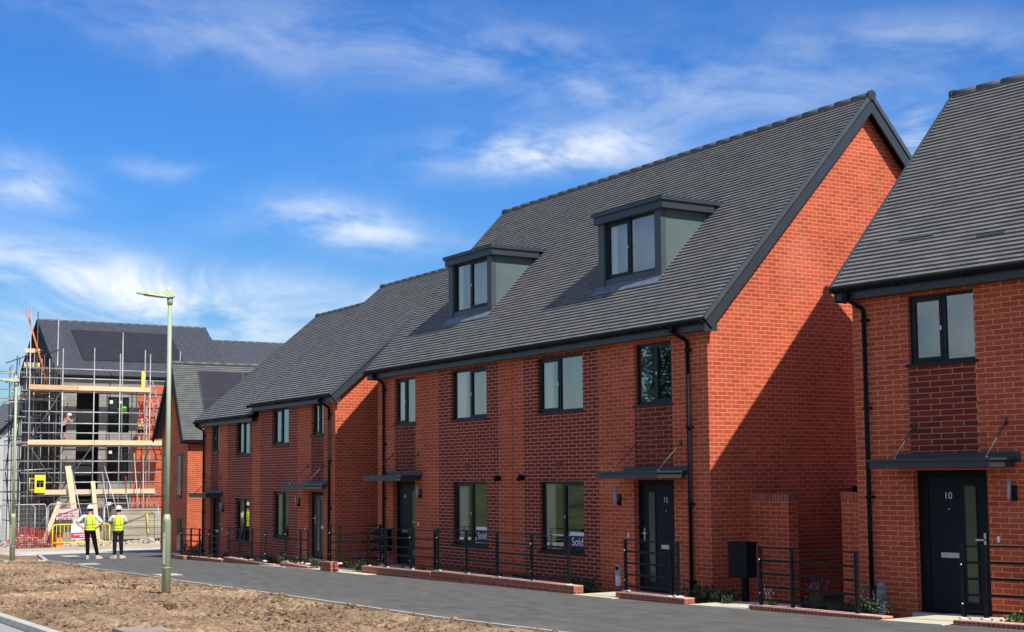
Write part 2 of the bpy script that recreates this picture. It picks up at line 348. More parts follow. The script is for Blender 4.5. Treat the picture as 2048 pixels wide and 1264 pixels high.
def gable_roof(parent, x0, x1, ye, ze, yr, zr, rows, D, left_barge=True, right_barge=True, gut=(None,None), slate='slate', pipe_ends=()):
    k = (zr-ze)/(yr-ye)
    mb = MB(); mb.open = True
    roof_slope(mb, (x0,ye,ze), (x1,ye,ze), (0, yr-ye, zr-ze), rows)
    yb = 2*yr - ye
    roof_slope(mb, (x1,yb,ze), (x0,yb,ze), (0, yr-yb, zr-ze), rows)
    ro = P(mb, 'roof', M[slate], parent)
    ridge_tiles((x0-.01, yr, zr-.005), (x1+.01, yr, zr-.005), M['ridge'], ro)
    # fascia, soffit, gutter front and back
    g0, g1 = gut[0] if gut[0] is not None else x0, gut[1] if gut[1] is not None else x1
    for sgn, yy in ((1, ye), (-1, yb)):
        f = MB(); f.box(x0+.03, x1-.03, yy+sgn*.03, yy+sgn*.055, ze-.21, ze-.045); f.build('fascia', M['trim'], parent)
        s = MB(); s.box(x0+.03, x1-.03, yy+sgn*.056, yy+sgn*.30, ze-.205, ze-.185); s.build('soffit', M['trim'], parent)
        g = MB(); cy, cz, r_ = yy-sgn*.03, ze-.035, .062
        pts = [(cy+r_*math.cos(t)*1, cz+r_*math.sin(t)) for t in [math.pi + math.pi*i/8 for i in range(9)]]
        for (ya, za), (yb2, zb2) in zip(pts, pts[1:]):
            g.quad([(g0,ya,za),(g1,ya,za),(g1,yb2,zb2),(g0,yb2,zb2)], 0)
            g.quad([(g0,ya,za+.004),(g1,ya,za+.004),(g1,yb2,zb2+.004),(g0,yb2,zb2+.004)], 0)
        for gx in (g0, g1): g.quad([(gx, p[0], p[1]) for p in pts], 0)
        n = max(2, int((g1-g0)/1.0))
        for i in range(n+1):
            gx = g0 + .04 + (g1-g0-.08)*i/n; g.box(gx-.015, gx+.015, cy-r_-.004, cy+r_, cz-r_-.004, cz+.004)
        g.open = True; g.build('gutter', M['black'], parent)
    # barge boards: deep board under a verge strip, painted black shadow gap between, both slopes
    for flag, xe, sg in ((right_barge, x1, 1), (left_barge, x0, -1)):
        if not flag: continue
        b = MB(); v = MB(); so = MB()
        for sgn in (1, -1):
            A = Vector((xe, ye if sgn == 1 else yb, ze)); U = Vector((0, yr - A.y, zr-ze)); un = U.normalized(); n = Vector((0, -un.z*1, un.y)) if sgn == 1 else Vector((0, un.z*-1, un.y))
            n = Vector((1,0,0)).cross(un);  n = n if n.z > 0 else -n
            A2 = A - un*.02
            def slab(m_, xa, xb, d0, d1):
                c = []
                for dd in (d0, d1):
                    for (xx, base) in ((xa, A2), (xb, A2), (xb, A+U), (xa, A+U)):
                        q = base + n*dd
                        if base is not A2: # mitre at ridge: keep y = yr
                            q = Vector((0, yr, (A+U).z + dd/n.z))
                        c.append((xx, q.y, q.z))
                m_.hexa(c, 0)
            slab(v, xe, xe+sg*.045, -.045, .036)
            slab(b, xe-sg*.005, xe+sg*.028, -.235, -.072)
            slab(so, xe-sg*.006, xe+sg*.018, -.0715, -.0455)  # black strip painting in the shadow below the verge
            slab(so, xe-sg*.006, xe-sg*.30, -.16, -.14)  # soffit coloured black to stand for the shade under the overhang
        # box end closing the eave return
        b.box(xe-sg*.006, xe-sg*.03-sg*.0, ye+.02, ye+.30, ze-.23, ze-.08)
        b.build('bargeboard', M['trim'], parent); v.build('verge_trim', M['dormer_post'], parent); so.build('gable_soffit_shadow', M['black'], parent)
        cp = MB(); cp.tube((xe, yr, zr-.01), (xe+sg*.06, yr, zr-.01), .10, n=14); cp.build('ridge_end', M['trim'], ro)
    return ro

def gable_side(mb, x, D, z0, yr, ze, zr, ye, m=0, drop=.19, flip=False):
    k = (zr-ze)/(yr-ye); zc = ze + k*(0-ye) - drop; zp = ze + k*(yr-ye) - drop
    mb.quad([(x,0,z0),(x,D,z0),(x,D,zc),(x,yr,zp),(x,0,zc)], m); return zc

def window(parent, x0, x1, z0, z1, y, split=.5, sash='left', glass='glass', inner='blind', recess=.07, sill=True, lining=True, name='window', fw=.05, strip=0):
    f = MB(); Y0, Y1 = y+recess, y+recess+.06
    f.box(x0+.003, x0+fw, Y0, Y1, z0+.003, z1-.003); f.box(x1-fw, x1-.003, Y0, Y1, z0+.003, z1-.003)
    f.box(x0+fw, x1-fw, Y0, Y1, z1-fw, z1-.003); f.box(x0+fw, x1-fw, Y0, Y1, z0+.003, z0+fw)
    xm = x0 + (x1-x0)*split
    f.box(xm-.03, xm+.03, Y0-.004, Y1, z0+fw, z1-fw)
    # opening sash: second frame slightly proud
    sx0, sx1 = (x0+fw, xm-.03) if sash == 'left' else (xm+.03, x1-fw)
    t = .045
    for a in ((sx0, sx0+t, z0+fw, z1-fw), (sx1-t, sx1, z0+fw, z1-fw), (sx0+t, sx1-t, z1-fw-t, z1-fw), (sx0+t, sx1-t, z0+fw, z0+fw+t)):
        f.box(a[0], a[1], Y0-.012, Y1-.01, a[2], a[3])
    w = P(f, name, M['frame'], parent)
    hd = MB(); hx = sx1-.02 if sash == 'left' else sx0+.02; hd.box(hx-.012, hx+.012, Y0-.022, Y0-.012, (z0+z1)/2-.03, (z0+z1)/2+.03); hd.build('catch', M['steel'], w)
    for a, b in ((x0+fw, xm-.03), (xm+.03, x1-fw)):
        s = (sash == 'left') == (a < xm - .01)
        tt = t if s else 0
        g = MB(); g.open = True; g.quad([(a+tt, Y0+.02, z0+fw+tt), (b-tt, Y0+.02, z0+fw+tt), (b-tt, Y0+.02, z1-fw-tt), (a+tt, Y0+.02, z1-fw-tt)]); g.build('pane', M[glass], w)
    if sill:
        s = MB(); s.box(x0-.04, x1+.04, y-.03, Y0, z0-.035, z0+.002); s.build('sill', M['frame'], w)
    # room seen through the glass: pale lining returns and a wall behind
    r = MB(); r.open = True; Yb = Y1 + .20
    r.quad([(x0+.01,Y1,z0),(x0+.01,Yb,z0),(x0+.01,Yb,z1),(x0+.01,Y1,z1)], 0); r.quad([(x1-.01,Y1,z0),(x1-.01,Yb,z0),(x1-.01,Yb,z1),(x1-.01,Y1,z1)], 0)
    r.quad([(x0,Y1,z1-.01),(x1,Y1,z1-.01),(x1,Yb,z1-.01),(x0,Yb,z1-.01)], 0); r.quad([(x0,Y1,z0+.01),(x1,Y1,z0+.01),(x1,Yb,z0+.01),(x0,Yb,z0+.01)], 0)
    r.build('window_lining', M['lining'] if lining else M['dark_in_shade'], w)
    if strip:
        c_ = MB(); c_.box(x0+fw+.001, x0+fw+.001+strip*(x1-x0), Y1+.02, Y1+.05, z0+.02, z1-.02); c_.build('inner_side_wall', M['lining'], w)
    b_ = MB(); b_.open = True; b_.quad([(x0-.05,Yb,z0-.05),(x1+.05,Yb,z0-.05),(x1+.05,Yb,z1+.05),(x0-.05,Yb,z1+.05)]); b_.build('room_wall', M[inner], w)
    return w

def front_door(parent, x0, x1, z0, z1, y, glass_x, handle_x, num_x, number=None, rec=.11, leaf=None, hinge_pad=(.12,.08)):
    fr = MB(); Y0, Y1 = y+rec, y+rec+.07
    a, b = hinge_pad
    fr.box(x0+.002, x0+a, Y0, Y1, z0, z1-.002); fr.box(x1-b, x1-.002, Y0, Y1, z0, z1-.002); fr.box(x0+a, x1-b, Y0, Y1, z1-.10, z1-.002); fr.box(x0+a, x1-b, Y0, Y1, z0, z0+.03)
    P(fr, 'door_frame', M['black'], parent)
    d = MB(); lx0, lx1, lz0, lz1 = x0+a, x1-b, z0+.03, z1-.10
    d.box(lx0+.004, lx1-.004, Y0+.015, Y1-.005, lz0+.004, lz1-.004)
    do = P(d, 'front_door', leaf or M['door'], parent)
    g = MB(); g.box(glass_x-.085, glass_x+.085, Y0+.006, Y0+.014, lz0+.16, lz1-.14); g.build('glass_strip', M['frost'], do)
    gf = MB()
    for q in ((glass_x-.105, glass_x-.086, lz0+.14, lz1-.12), (glass_x+.086, glass_x+.105, lz0+.14, lz1-.12), (glass_x-.086, glass_x+.086, lz1-.139, lz1-.12), (glass_x-.086, glass_x+.086, lz0+.14, lz0+.159)):
        gf.box(q[0], q[1], Y0+.003, Y0+.0145, q[2], q[3])
    gf.build('glass_trim', M['frame'], do)
    h = MB(); hz = z0+1.04; h.box(handle_x-.018, handle_x+.018, Y0, Y0+.0145, hz-.13, hz+.13); dx = .12 if handle_x < (x0+x1)/2 else -.12
    h.box(min(handle_x, handle_x+dx), max(handle_x, handle_x+dx), Y0-.05, Y0-.03, hz+.02, hz+.045); h.box(handle_x-.01, handle_x+.01, Y0-.05, Y0, hz+.02, hz+.045); h.build('handle', M['steel'], do)
    l = MB(); l.box(num_x-.15, num_x+.15, Y0+.003, Y0+.0145, z0+.80, z0+.875); l.box(num_x-.125, num_x+.125, Y0-.001, Y0+.003, z0+.815, z0+.86); l.build('letter_plate', M['steel'], do)
    s = MB(); s.ball((num_x, Y0+.012, z0+1.50), .014, 8, 5); s.build('spyhole', M['steel'], do)
    if number: text(number, .14, M['steel'], do, (num_x, Y0+.008, z0+1.69), name='door_number', ext=.004)
    st = MB(); st.box(x0-.02, x1+.02, y-.10, Y0+.02, z0-.07, z0-.002); st.build('doorstep', M['kerb'], parent)
    return do

def canopy(parent, x0, x1, z, y, dep=.66):
    c = MB(); c.box(x0+.03, x1-.03, y-dep+.03, y-.022, z-.13, z-.035); c.build('canopy_fascia', M['trim'], parent)
    c = MB(); c.box(x0, x1, y-dep, y-.022, z-.034, z); ca = P(c, 'door_canopy', M['trim'], parent)
    b = MB(); b.box(x0+.02, x1+.05, y-.02, y-.001, z-.06, z+.08); b.build('wall_plate', M['trim'], ca)
    for xs in (x0+.42, x1-.12):
        s = MB(); s.tube((xs-.02, y-dep+.12, z+.012), (xs-.02, y-.015, z+.50), .011); s.box(xs-.035, xs-.005, y-.02, y-.002, z+.45, z+.56); s.box(xs-.035, xs-.005, y-dep+.09, y-dep+.15, z+.001, z+.02)
        s.build('canopy_rod', M['galv_dark'], ca)
    return ca
def wall_lamp(parent, x, z, y, side=1):
    b = MB(); b.box(x-.045, x+.045, y-.03, y-.001, z-.14, z+.08); b.box(x-.02, x+.02, y-.06, y-.031, z-.12, z-.06)
    o = P(b, 'wall_lamp', M['frame'], parent); t = MB(); t.tube((x-.03, y-.09, z-.11), (x-.03, y-.09, z+.16), .028, n=12); t.build('lamp_tube', M['satin'], o)
def doorbell(parent, x, z, y):
    b = MB(); b.box(x-.02, x+.02, y-.015, y-.001, z-.04, z+.04); b.build('doorbell', M['white'], parent)
def downpipe(parent, x, y, ztop, zbot, r=.034, ye=-.265):
    b = MB(); b.path([(x-.16, y+ye, ztop+.10), (x-.16, y+ye, ztop-.02), (x-.01, y-.06, ztop-.17), (x, y-.055, ztop-.24), (x, y-.055, zbot+.03), (x, y-.10, zbot)], r, 10)
    b.box(x-.205, x-.115, y+ye-.045, y+ye+.045, ztop-.03, ztop+.07)
    o = P(b, 'downpipe', M['black'], parent)
    k = 4
    for i in range(k):
        c = MB(); zz = ztop-.35 + (zbot+.3-ztop+.35)*i/(k-1); c.box(x-.042, x+.075, y-.085, y-.001, zz-.02, zz+.02); c.build('pipe_clip', M['black'], o)
def cowl(parent, x, z, y):
    b = MB(); b.tube((x, y-.10, z-.005), (x, y-.001, z+.0), .055, n=12); b.tube((x, y-.14, z-.045), (x, y-.05, z+.01), .04, .075, n=12); b.build('vent_cowl', M['black'], parent)
def airbrick(parent, x, z, y, w=.10, h=.13):
    b = MB(); b.box(x-w, x+w, y-.008, y+.002, z-h/2, z+h/2)
    for i in range(4): b.box(x-w+.01, x+w-.01, y-.014, y-.0085, z-h/2+.012+i*h/4, z-h/2+.026+i*h/4)
    b.build('wall_vent', M['red_vent'], parent)
M['red_vent'] = varied('red_vent_plastic', (.20,.018,.012), .6, .1, 3)

def solar(parent, o, ux, uy, nx, ny, lift=.06):
    """solar array: o lower-left corner, ux across vector total, uy up-slope vector total"""
    o = Vector(o); ux = Vector(ux); uy = Vector(uy); n = ux.cross(uy).normalized(); n = n if n.z > 0 else -n
    e = MB(); p = [o, o+ux, o+ux+uy, o+uy]; c = [q + n*.012 for q in p] + [q + n*(lift-.008) for q in p]; e.hexa([tuple(q) for q in c]); sp = P(e, 'solar_array', M['solar_edge'], parent)
    for i in range(nx):
        for j in range(ny):
            a = o + ux*((i+.015)/nx) + uy*((j+.02)/ny); b = o + ux*((i+.985)/nx) + uy*((j+.02)/ny); d = uy*(.96/ny)
            q = MB(); c = [a+n*(lift-.007), b+n*(lift-.007), b+d+n*(lift-.007), a+d+n*(lift-.007)]; c += [v + n*.012 for v in c]; q.hexa([tuple(v) for v in c]); q.build('solar_panel', M['solar'], sp)

# ================================================================== HOUSE with dormers (doors 12 and 14)
zA = -.25
A = root('brick_house', (0,0,zA), 'joined red brick houses with doors 12 and 14 and two roof dormers', 'house', 'red brick houses along the path')
YE, ZE, YR, ZR = -.235, 4.711, 3.996, 9.2526
xl, DA = -13.15, 7.99
winA = {'a': (-12.22,-11.09,3.30,4.44), 'b': (-9.30,-7.67,3.29,4.44), 'c': (-5.575,-3.89,3.29,4.44), 'd': (-2.17,-1.03,3.29,4.44), 'gb': (-9.25,-7.69,.45,1.875), 'gc': (-5.53,-3.90,.45,1.875)}
dA = {'14': (-12.30,-11.12,-.17,1.90), '12': (-2.24,-1.02,-.165,1.90)}
ops = list(winA.values()) + list(dA.values())
mb = MB(); mb.open = True
ztop = ZE+.05
reg = [(-9.91,-7.15,zA-.3,ztop,1), (-6.14,-3.35,zA-.3,ztop,1), (-12.21,-11.10,2.05,3.26,2), (-2.18,-1.03,2.05,3.26,2)]
wall_front(mb, xl, 0, zA-.4, ztop, 0, ops, reg)
gable_side(mb, 0, DA, zA-.4, YR, ZE, ZR, YE); gable_side(mb, xl, DA, zA-.4, YR, ZE, ZR, YE)
mb.quad([(xl,DA,zA-.4),(0,DA,zA-.4),(0,DA,ztop),(xl,DA,ztop)], 0)
mb.build('wall', [M['brick'], M['brick_dark'], M['brick_weave']], A)
# thin mortar joints / movement joint lines at the band edges
mj = MB()
M['joint'] = varied('joint_mortar', (.45,.20,.13), .9, .2, 9)
for x in (-9.91,-7.15,-6.14,-3.35):
    mj = MB(); mj.box(x-.005, x+.005, -.003, .003, zA, 4.5); mj.build('band_joint', M['joint'], A)
mj = MB(); mj.box(-6.586, -6.566, -.004, .003, zA, 4.5); mj.build('movement_joint', M['red_vent'], A)
rA = gable_roof(A, xl-.2, .2, YE, ZE, YR, ZR, 62, DA)
for k, w in winA.items():
    up_ = k in 'abcd'
    window(A, *w, 0, split={'a': .48, 'b': .5, 'c': .46, 'd': .5, 'gb': .53, 'gc': .5}[k], sash='left' if k in ('a','c','gb') else 'right', glass='glass' if k != 'd' else 'glass_dark',
           inner='blind' if k in 'abc' else 'dark_in_shade', strip={'a':.2,'b':.26,'c':.2,'d':.25,'gb':.27,'gc':.2}[k])
front_door(A, *dA['14'], 0, -11.38, -11.24, -11.87, '14')
front_door(A, *dA['12'], 0, -1.84, -2.07, -1.42, '12', hinge_pad=(.10,.10))
canopy(A, -12.72, -10.78, 2.04, 0); canopy(A, -2.55, -.64, 2.06, 0)
wall_lamp(A, -10.80, 1.62, 0); wall_lamp(A, -2.68, 1.55, 0)
doorbell(A, -10.93, .86, 0); doorbell(A, -2.42, .86, 0)
cowl(A, -7.13, 1.95, 0); cowl(A, -6.16, 1.96, 0); airbrick(A, -8.54, 2.24, 0); airbrick(A, -4.76, 2.24, 0)
downpipe(A, -.50, 0, 4.55, -.2); downpipe(A, -12.72, 0, 4.55, -.2)
def meter(parent, x, y, z0, z1, w=.058):
    b = MB(); b.box(x-w, x+w, y-.07, y-.001, z0+.1, z1-.04); b.tube((x, y-.07, z1-.05), (x, y-.002, z1-.05), w, n=14); o = P(b, 'service_box', M['grey_box'], parent)
    c = MB(); c.box(x-w*.6, x+w*.6, y-.08, y-.002, z0-.1, z0+.098); c.build('conduit', M['white'], o)
meter(A, -2.72, 0, .0, .30); meter(A, -9.96, 0, -.18, .06)
def dormer(x0, x1, z_top=7.36, yf=.82, flip=False):
    k = (ZR-ZE)/(YR-YE); zr = lambda y: ZE + k*(y-YE)
    z0 = zr(yf)-.02; zt = z_top - .19
    yb = YE + (z_top+.02-ZE)/k
    t = MB(); t.box(x0-.10, x1+.20, yf-.14, yb+.02, z_top-.05, z_top+.03); d = P(t, 'dormer', M['trim'], A)
    for xe in (x0, x1):   # triangular cheeks with thickness
        ch = MB()
        xi = xe + (.06 if xe == x0 else -.06)
        tri = [(yf+.0, z0-.02), (yf, zt), (YE+(zt-ZE)/k+.02, zt)]
        ch.quad([(xe, *t_) for t_ in tri]); ch.quad([(xi, *t_) for t_ in tri])
        for i in range(3): a_, b_ = tri[i], tri[(i+1) % 3]; ch.quad([(xe,*a_),(xe,*b_),(xi,*b_),(xi,*a_)])
        ch.build('dormer_cheek', M['dormer'], d)
    # corner posts (front) + angle trims on the cheek
    pw = .19
    p = MB(); p.box(x0-.012, x0+pw, yf-.025, yf+.10, z0-.03, zt); p.build('dormer_post', M['dormer_post'], d)
    p = MB(); p.box(x1-pw, x1+.012, yf-.025, yf+.10, z0-.03, zt); p.build('dormer_post', M['dormer_post'], d)
    p = MB(); p.box(x0+pw, x1-pw, yf-.002, yf+.05, z0-.02, z0+.17); p.build('dormer_apron', M['dormer_post'], d)
    f = MB(); f.box(x0-.06, x1+.16, yf-.10, yb-.22, z_top-.20, z_top-.052); f.build('dormer_fascia', M['trim'], d)
    # window set back between the posts
    wx0, wx1, wz0, wz1 = x0+pw, x1-pw, z0+.17, zt
    window(A, wx0, wx1, wz0, wz1, yf+.0, split=.47, sash='left' if flip else 'right', recess=.05, sill=False, fw=.045, strip=.12)
    l = MB(); a = Vector((x0-.06, yf-.19, zr(yf-.19)+.055)); b = Vector((x1+.06, yf-.19, zr(yf-.19)+.055)); up_ = Vector((0,.20,.20*k-.02))
    l.quad([a, b, b+up_, a+up_]); l.quad([a-Vector((0,0,.02)), b-Vector((0,0,.02)), b+up_-Vector((0,0,.02)), a+up_-Vector((0,0,.02))]); l.quad([a, b, b-Vector((0,0,.02)), a-Vector((0,0,.02))])
    l.open = True; l.build('lead_flashing', M['lead'], d)
dormer(-4.40, -2.31, flip=True); dormer(-10.82, -8.77)

# "Sold" boards standing in the two ground floor windows
def sold(x0, x1, z0, z1, label, m_, size):
    o = root('sold_sign', ((x0+x1)/2, .10, z0), label, 'sign', 'sold signs in the windows')
    b = MB(); b.box(x0, x1, .078, .084, z0, z1-.075); b.build('board', m_, o)
    s = MB(); s.box(x0, x1, .077, .085, z1-.073, z1); s.build('white_strip', M['white_sign'], o)
    text('Sold', size, M['white_sign'], o, ((x0+x1)/2-.005, .0745, z0+(z1-z0-.075)*.55), ext=.002)
sold(-8.30, -7.745, .52, .87, 'dark green sold sign in the ground floor window of house 14', M['sold2'], .23)
sold(-4.52, -3.96, .51, .86, 'navy blue sold sign in the ground floor window of house 12', M['sold'], .24)

# ================================================================== HOUSE 10 (right edge)
TH = R(6.72); W10 = (3.493, .002)
H = root('brick_house', (0,0,-.1), 'red brick house with door number 10 at the right end of the row', 'house', 'red brick houses along the path', rz=TH, world=W10)
ye, ze, yr, zr_ = -.234, 4.847, 3.209, 8.476; D10 = 2*yr
w10 = (1.0,2.13,3.58,4.60); d10 = (1.01,2.24,-.045,2.02)
mb = MB(); mb.open = True
wall_front(mb, 0, 6.6, -.5, ze+.05, 0, [w10, d10, (4.2,5.7,.55,1.95), (4.3,5.4,3.58,4.60)], [(.985,2.125,2.25,3.55,1)])
gable_side(mb, 0, D10, -.5, yr, ze, zr_, ye); gable_side(mb, 6.6, D10, -.5, yr, ze, zr_, ye)
mb.quad([(0,D10,-.5),(6.6,D10,-.5),(6.6,D10,ze),(0,D10,ze)], 0)
mb.build('wall', [M['brick'], M['brick_weave']], H)
gable_roof(H, -.18, 6.8, ye, ze, yr, zr_, 51, D10)
window(H, *w10, 0, split=.52, sash='left', inner='blind', lining=False)
window(H, 4.2,5.7,.55,1.95, 0); window(H, 4.3,5.4,3.58,4.60, 0)
front_door(H, *d10, 0, 1.88, 2.10, 1.52, '10', hinge_pad=(.17,.03))
canopy(H, .68, 2.72, 2.18, 0); wall_lamp(H, 2.66, 1.72, 0); doorbell(H, 2.39, 1.05, 0); downpipe(H, .25, 0, 4.66, -.02)
meter(H, .41, 0, -.02, .34)

k10 = (zr_-ze)/(yr-ye)
for a_, b_, y_ in ((.61,1.23,.40),(2.07,2.52,.24)):
    v = MB(); zc_ = ze + k10*(y_-ye); n_ = Vector((0,-k10,1)).normalized(); u_ = Vector((0,1,k10)).normalized()
    c = []
    for off_ in (.012, .036):
        for xx, t_ in ((a_,0),(b_,0),(b_,.06),(a_,.06)):
            q = Vector((xx, y_, zc_)) + u_*(t_*.5) + n_*off_; c.append(tuple(q))
    v.hexa(c); v.build('roof_vent', M['dormer_post'], H)
# ================================================================== stepped pair beyond
YB = -.46
B = root('brick_house', (-14.77,YB,-.4), 'joined red brick houses with a stepped roofline beyond house 14', 'house', 'red brick houses along the path', world=(0,0))
def yb_(v): return v
x0B, x1B, xm = -25.12, -14.77, -20.25
def shiftY(mb, dy): mb.v = [(p[0], p[1]+dy, p[2]) for p in mb.v]
YE2 = YB-.235; YR2 = 3.65; DB = (YR2-YB)*2
w4 = (-16.33,-15.54,3.16,4.03); w3 = (-19.2,-17.95,2.96,4.01); w2 = (-22.18,-21.0,2.72,3.79); w1 = (-24.4,-23.72,2.86,3.73)
g3 = (-19.1,-17.91,.29,1.63); g2 = (-22.19,-20.98,.06,1.40); d2 = (-16.52,-15.52,-.17,1.62); d1 = (-24.46,-23.50,-.5,1.40)
mb = MB(); mb.open = True
regB = [(-20.1,-17.3,-1,4.5,1), (-22.9,-20.75,-1,4.5,1), (-16.35,-15.52,1.75,3.12,2), (-24.42,-23.70,1.55,2.82,2)]
wall_front(mb, xm, x1B, -.9, 4.14, YB, [w4,w3,g3,d2], regB); wall_front(mb, x0B, xm, -1.1, 3.82, YB, [w2,w1,g2,d1], regB)
def gabB(x, ze, zr, z0):
    k = (zr-ze)/(YR2-YE2); zc = ze + k*.235 - .19; mb.quad([(x,YB,z0),(x,YB+DB,z0),(x,YB+DB,zc),(x,YR2,zr-.19),(x,YB,zc)], 0)
gabB(x1B, 4.20, 8.0, -1); gabB(x0B, 3.90, 7.6, -1.2); gabB(xm, 4.20, 8.0, 3)
mb.quad([(x0B,YB+DB,-1.2),(x1B,YB+DB,-1),(x1B,YB+DB,4.2),(x0B,YB+DB,4.2)], 0)
mb.build('wall', [M['brick'], M['brick_dark'], M['brick_weave']], B)
gable_roof(B, xm, x1B+.18, YE2, 4.20, YR2, 8.0, 52, DB, left_barge=True, gut=(xm-.2, None))
gable_roof(B, x0B-.2, xm-.06, YE2, 3.90, YR2, 7.6, 50, DB, right_barge=False)
window(B, *w4, YB, split=.55, inner='blind', strip=.3); window(B, *w3, YB, glass='glass_dark', inner='dark_in_shade'); window(B, *w2, YB, glass='glass_dark', inner='dark_in_shade'); window(B, *w1, YB, split=.45, glass='glass', inner='blind')
window(B, *g3, YB, glass='glass', inner='dark_in_shade', split=.55, strip=.2); window(B, *g2, YB, glass='glass', inner='dark_in_shade', split=.55)
green_door = varied('door_grey_green', (.03,.036,.028), .4, .06, 2)
front_door(B, *d2, YB, -16.10, -16.30, -15.78, '16', leaf=green_door, hinge_pad=(.08,.06)); front_door(B, *d1, YB, -23.75, -23.62, -24.1, None, hinge_pad=(.08,.06))
canopy(B, -16.95, -15.32, 1.83, YB); canopy(B, -24.75, -23.35, 1.55, YB)
wall_lamp(B, -17.15, 1.35, YB); wall_lamp(B, -23.2, 1.1, YB); doorbell(B, -16.75, .60, YB); doorbell(B, -23.3, .42, YB)
downpipe(B, -15.05, YB, 4.03, -.35, ye=-.265); downpipe(B, -25.0, YB, 3.74, -.6, ye=-.265)

# ================================================================== gable-fronted house (roof slopes face +-X)
def cross_house(name, label, cat, xa, xb, xr, y0, y1, z0, ze, zr, rows, slate, wallm, over=.28, group=None, verge=True, gm=0):
    o = root(name, ((xa+xb)/2, y0, z0), label, cat, group)
    mb = MB(); mb.open = True
    k1 = (zr-ze)/(xr-xa); k2 = (zr-ze)/(xb-xr)
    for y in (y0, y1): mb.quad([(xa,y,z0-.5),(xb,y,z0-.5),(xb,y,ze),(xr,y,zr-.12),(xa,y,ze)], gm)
    r = MB(); r.open = True
    ea = .22; roof_slope(r, (xb+ea, y0-over, ze-k2*ea+.04), (xb+ea, y1+over, ze-k2*ea+.04), (xr-xb-ea, 0, zr-ze+k2*ea), rows)
    roof_slope(r, (xa-ea, y0-over, ze-k1*ea+.04), (xa-ea, y1+over, ze-k1*ea+.04), (xr-xa+ea, 0, zr-ze+k1*ea), rows)
    ro = P(r, 'roof', M[slate], o)
    ridge_tiles((xr, y0-over, zr+.03), (xr, y1+over, zr+.03), M['ridge'] if slate != 'slate2' else M['slate2'], ro, seg=.5)
    if verge:
        v = MB()
        for (xx, zz) in ((xb+ea, ze-k2*ea), (xa-ea, ze-k1*ea)):
            v.bar((xx, y0-over-.02, zz-.06), (xr, y0-over-.02, zr-.06), .05, .20, up=(0,0,1))
        v.build('bargeboard', M['black'], o)
    g = MB(); g.box(xb+ea-.02, xb+ea+.08, y0-over, y1+over, ze-k2*ea-.06, ze-k2*ea+.02); g.build('gutter', M['black'], o)
    so = MB(); so.box(xb+.002, xb+ea-.021, y0-over+.05, y1+over, ze-k2*ea-.10, ze-k2*ea-.06); so.build('soffit', M['black'], o)
    return o, mb, ro
Cc, mbc, roC = cross_house('brick_house', 'brick house with a gable facing the path and solar panels on its roof', 'house', -34.9, -31.75, -33.0, 1.2, 12.0, -1.0, 3.87, 6.42, 40, 'slate3', 'brick', group='red brick houses along the path')
mbc.quad([(-34.9,1.2,-1.5),(-34.9,12,-1.5),(-34.9,12,3.87),(-34.9,1.2,3.87)], 0)
mbc.quad([(-31.75,1.2,-1.5),(-31.75,12,-1.5),(-31.75,12,3.87),(-31.75,1.2,3.87)], 0)
mbc.build('wall', M['brick'], Cc)
for (xa, xb, za, zb) in ((-32.9,-32.35,1.35,2.95), (-34.6,-34.15,1.35,2.95), (-32.9,-32.35,-.9,.55), (-34.6,-34.15,-.9,.6)):
    w_ = MB(); w_.box(xa, xb, 1.185, 1.199, za, zb); wo = P(w_, 'window', M['frame'], Cc)
    g = MB(); g.box(xa+.06, xb-.06, 1.176, 1.184, za+.06, zb-.06); g.build('pane', M['black_glass'], wo)
    s_ = MB(); s_.box(xa-.04, xb+.04, 1.14, 1.199, za-.04, za-.001); s_.build('sill', M['frame'], wo)
kC = (6.42-3.87)/1.25; zeC = 3.87+.04
def onC(d): return (-31.75-d, zeC+d*kC+.02)
xa_, za_ = onC(.56); solar(Cc, (xa_, 1.9, za_), (0,5.4,0), (-.52,0,.52*kC), 3, 1)
xa_, za_ = onC(.06); solar(Cc, (xa_, 1.9, za_), (0,3.6,0), (-.48,0,.48*kC), 2, 1)

# ================================================================== scaffolded three storey building
XD = -57.0
Dd, mbd, roD = cross_house('unfinished_building', 'unfinished three storey building behind scaffolding with solar panels on its roof', 'building', -66.4, XD, -61.7, 2.6, 11.9, -1.4, 7.78, 11.05, 60, 'slate2', 'block', gm=2)  # gable end near black: dark timber plus shade painted into its colour
mbd.quad([(-66.4,2.6,-2),(-66.4,11.9,-2),(-66.4,11.9,7.78),(-66.4,2.6,7.78)], 0)
# front (+X) wall with storeys of openings
def wall_x(mb, x, y0, y1, z0, z1, ops, regions, dep=.25):
    ys = {y0,y1}; zs = {z0,z1}
    for a in list(ops)+list(regions): ys |= {a[0],a[1]}; zs |= {max(z0,a[2]),min(z1,a[3])}
    ys = sorted(ys); zs = sorted(zs)
    for ya, yb in zip(ys, ys[1:]):
        for za, zb in zip(zs, zs[1:]):
            cy, cz = (ya+yb)/2, (za+zb)/2
            if any(o[0] < cy < o[1] and o[2] < cz < o[3] for o in ops): continue
            mm = 0
            for r_ in regions:
                if r_[0] < cy < r_[1] and r_[2] < cz < r_[3]: mm = r_[4]
            mb.quad([(x,ya,za),(x,yb,za),(x,yb,zb),(x,ya,zb)], mm)
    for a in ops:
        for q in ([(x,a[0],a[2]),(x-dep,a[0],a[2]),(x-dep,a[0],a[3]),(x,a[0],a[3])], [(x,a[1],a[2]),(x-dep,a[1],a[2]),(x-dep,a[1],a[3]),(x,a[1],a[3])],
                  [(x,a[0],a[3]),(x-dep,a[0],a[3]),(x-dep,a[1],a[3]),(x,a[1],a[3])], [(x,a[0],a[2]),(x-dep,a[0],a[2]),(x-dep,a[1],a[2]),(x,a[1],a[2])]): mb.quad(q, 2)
opsD = []; winD = []
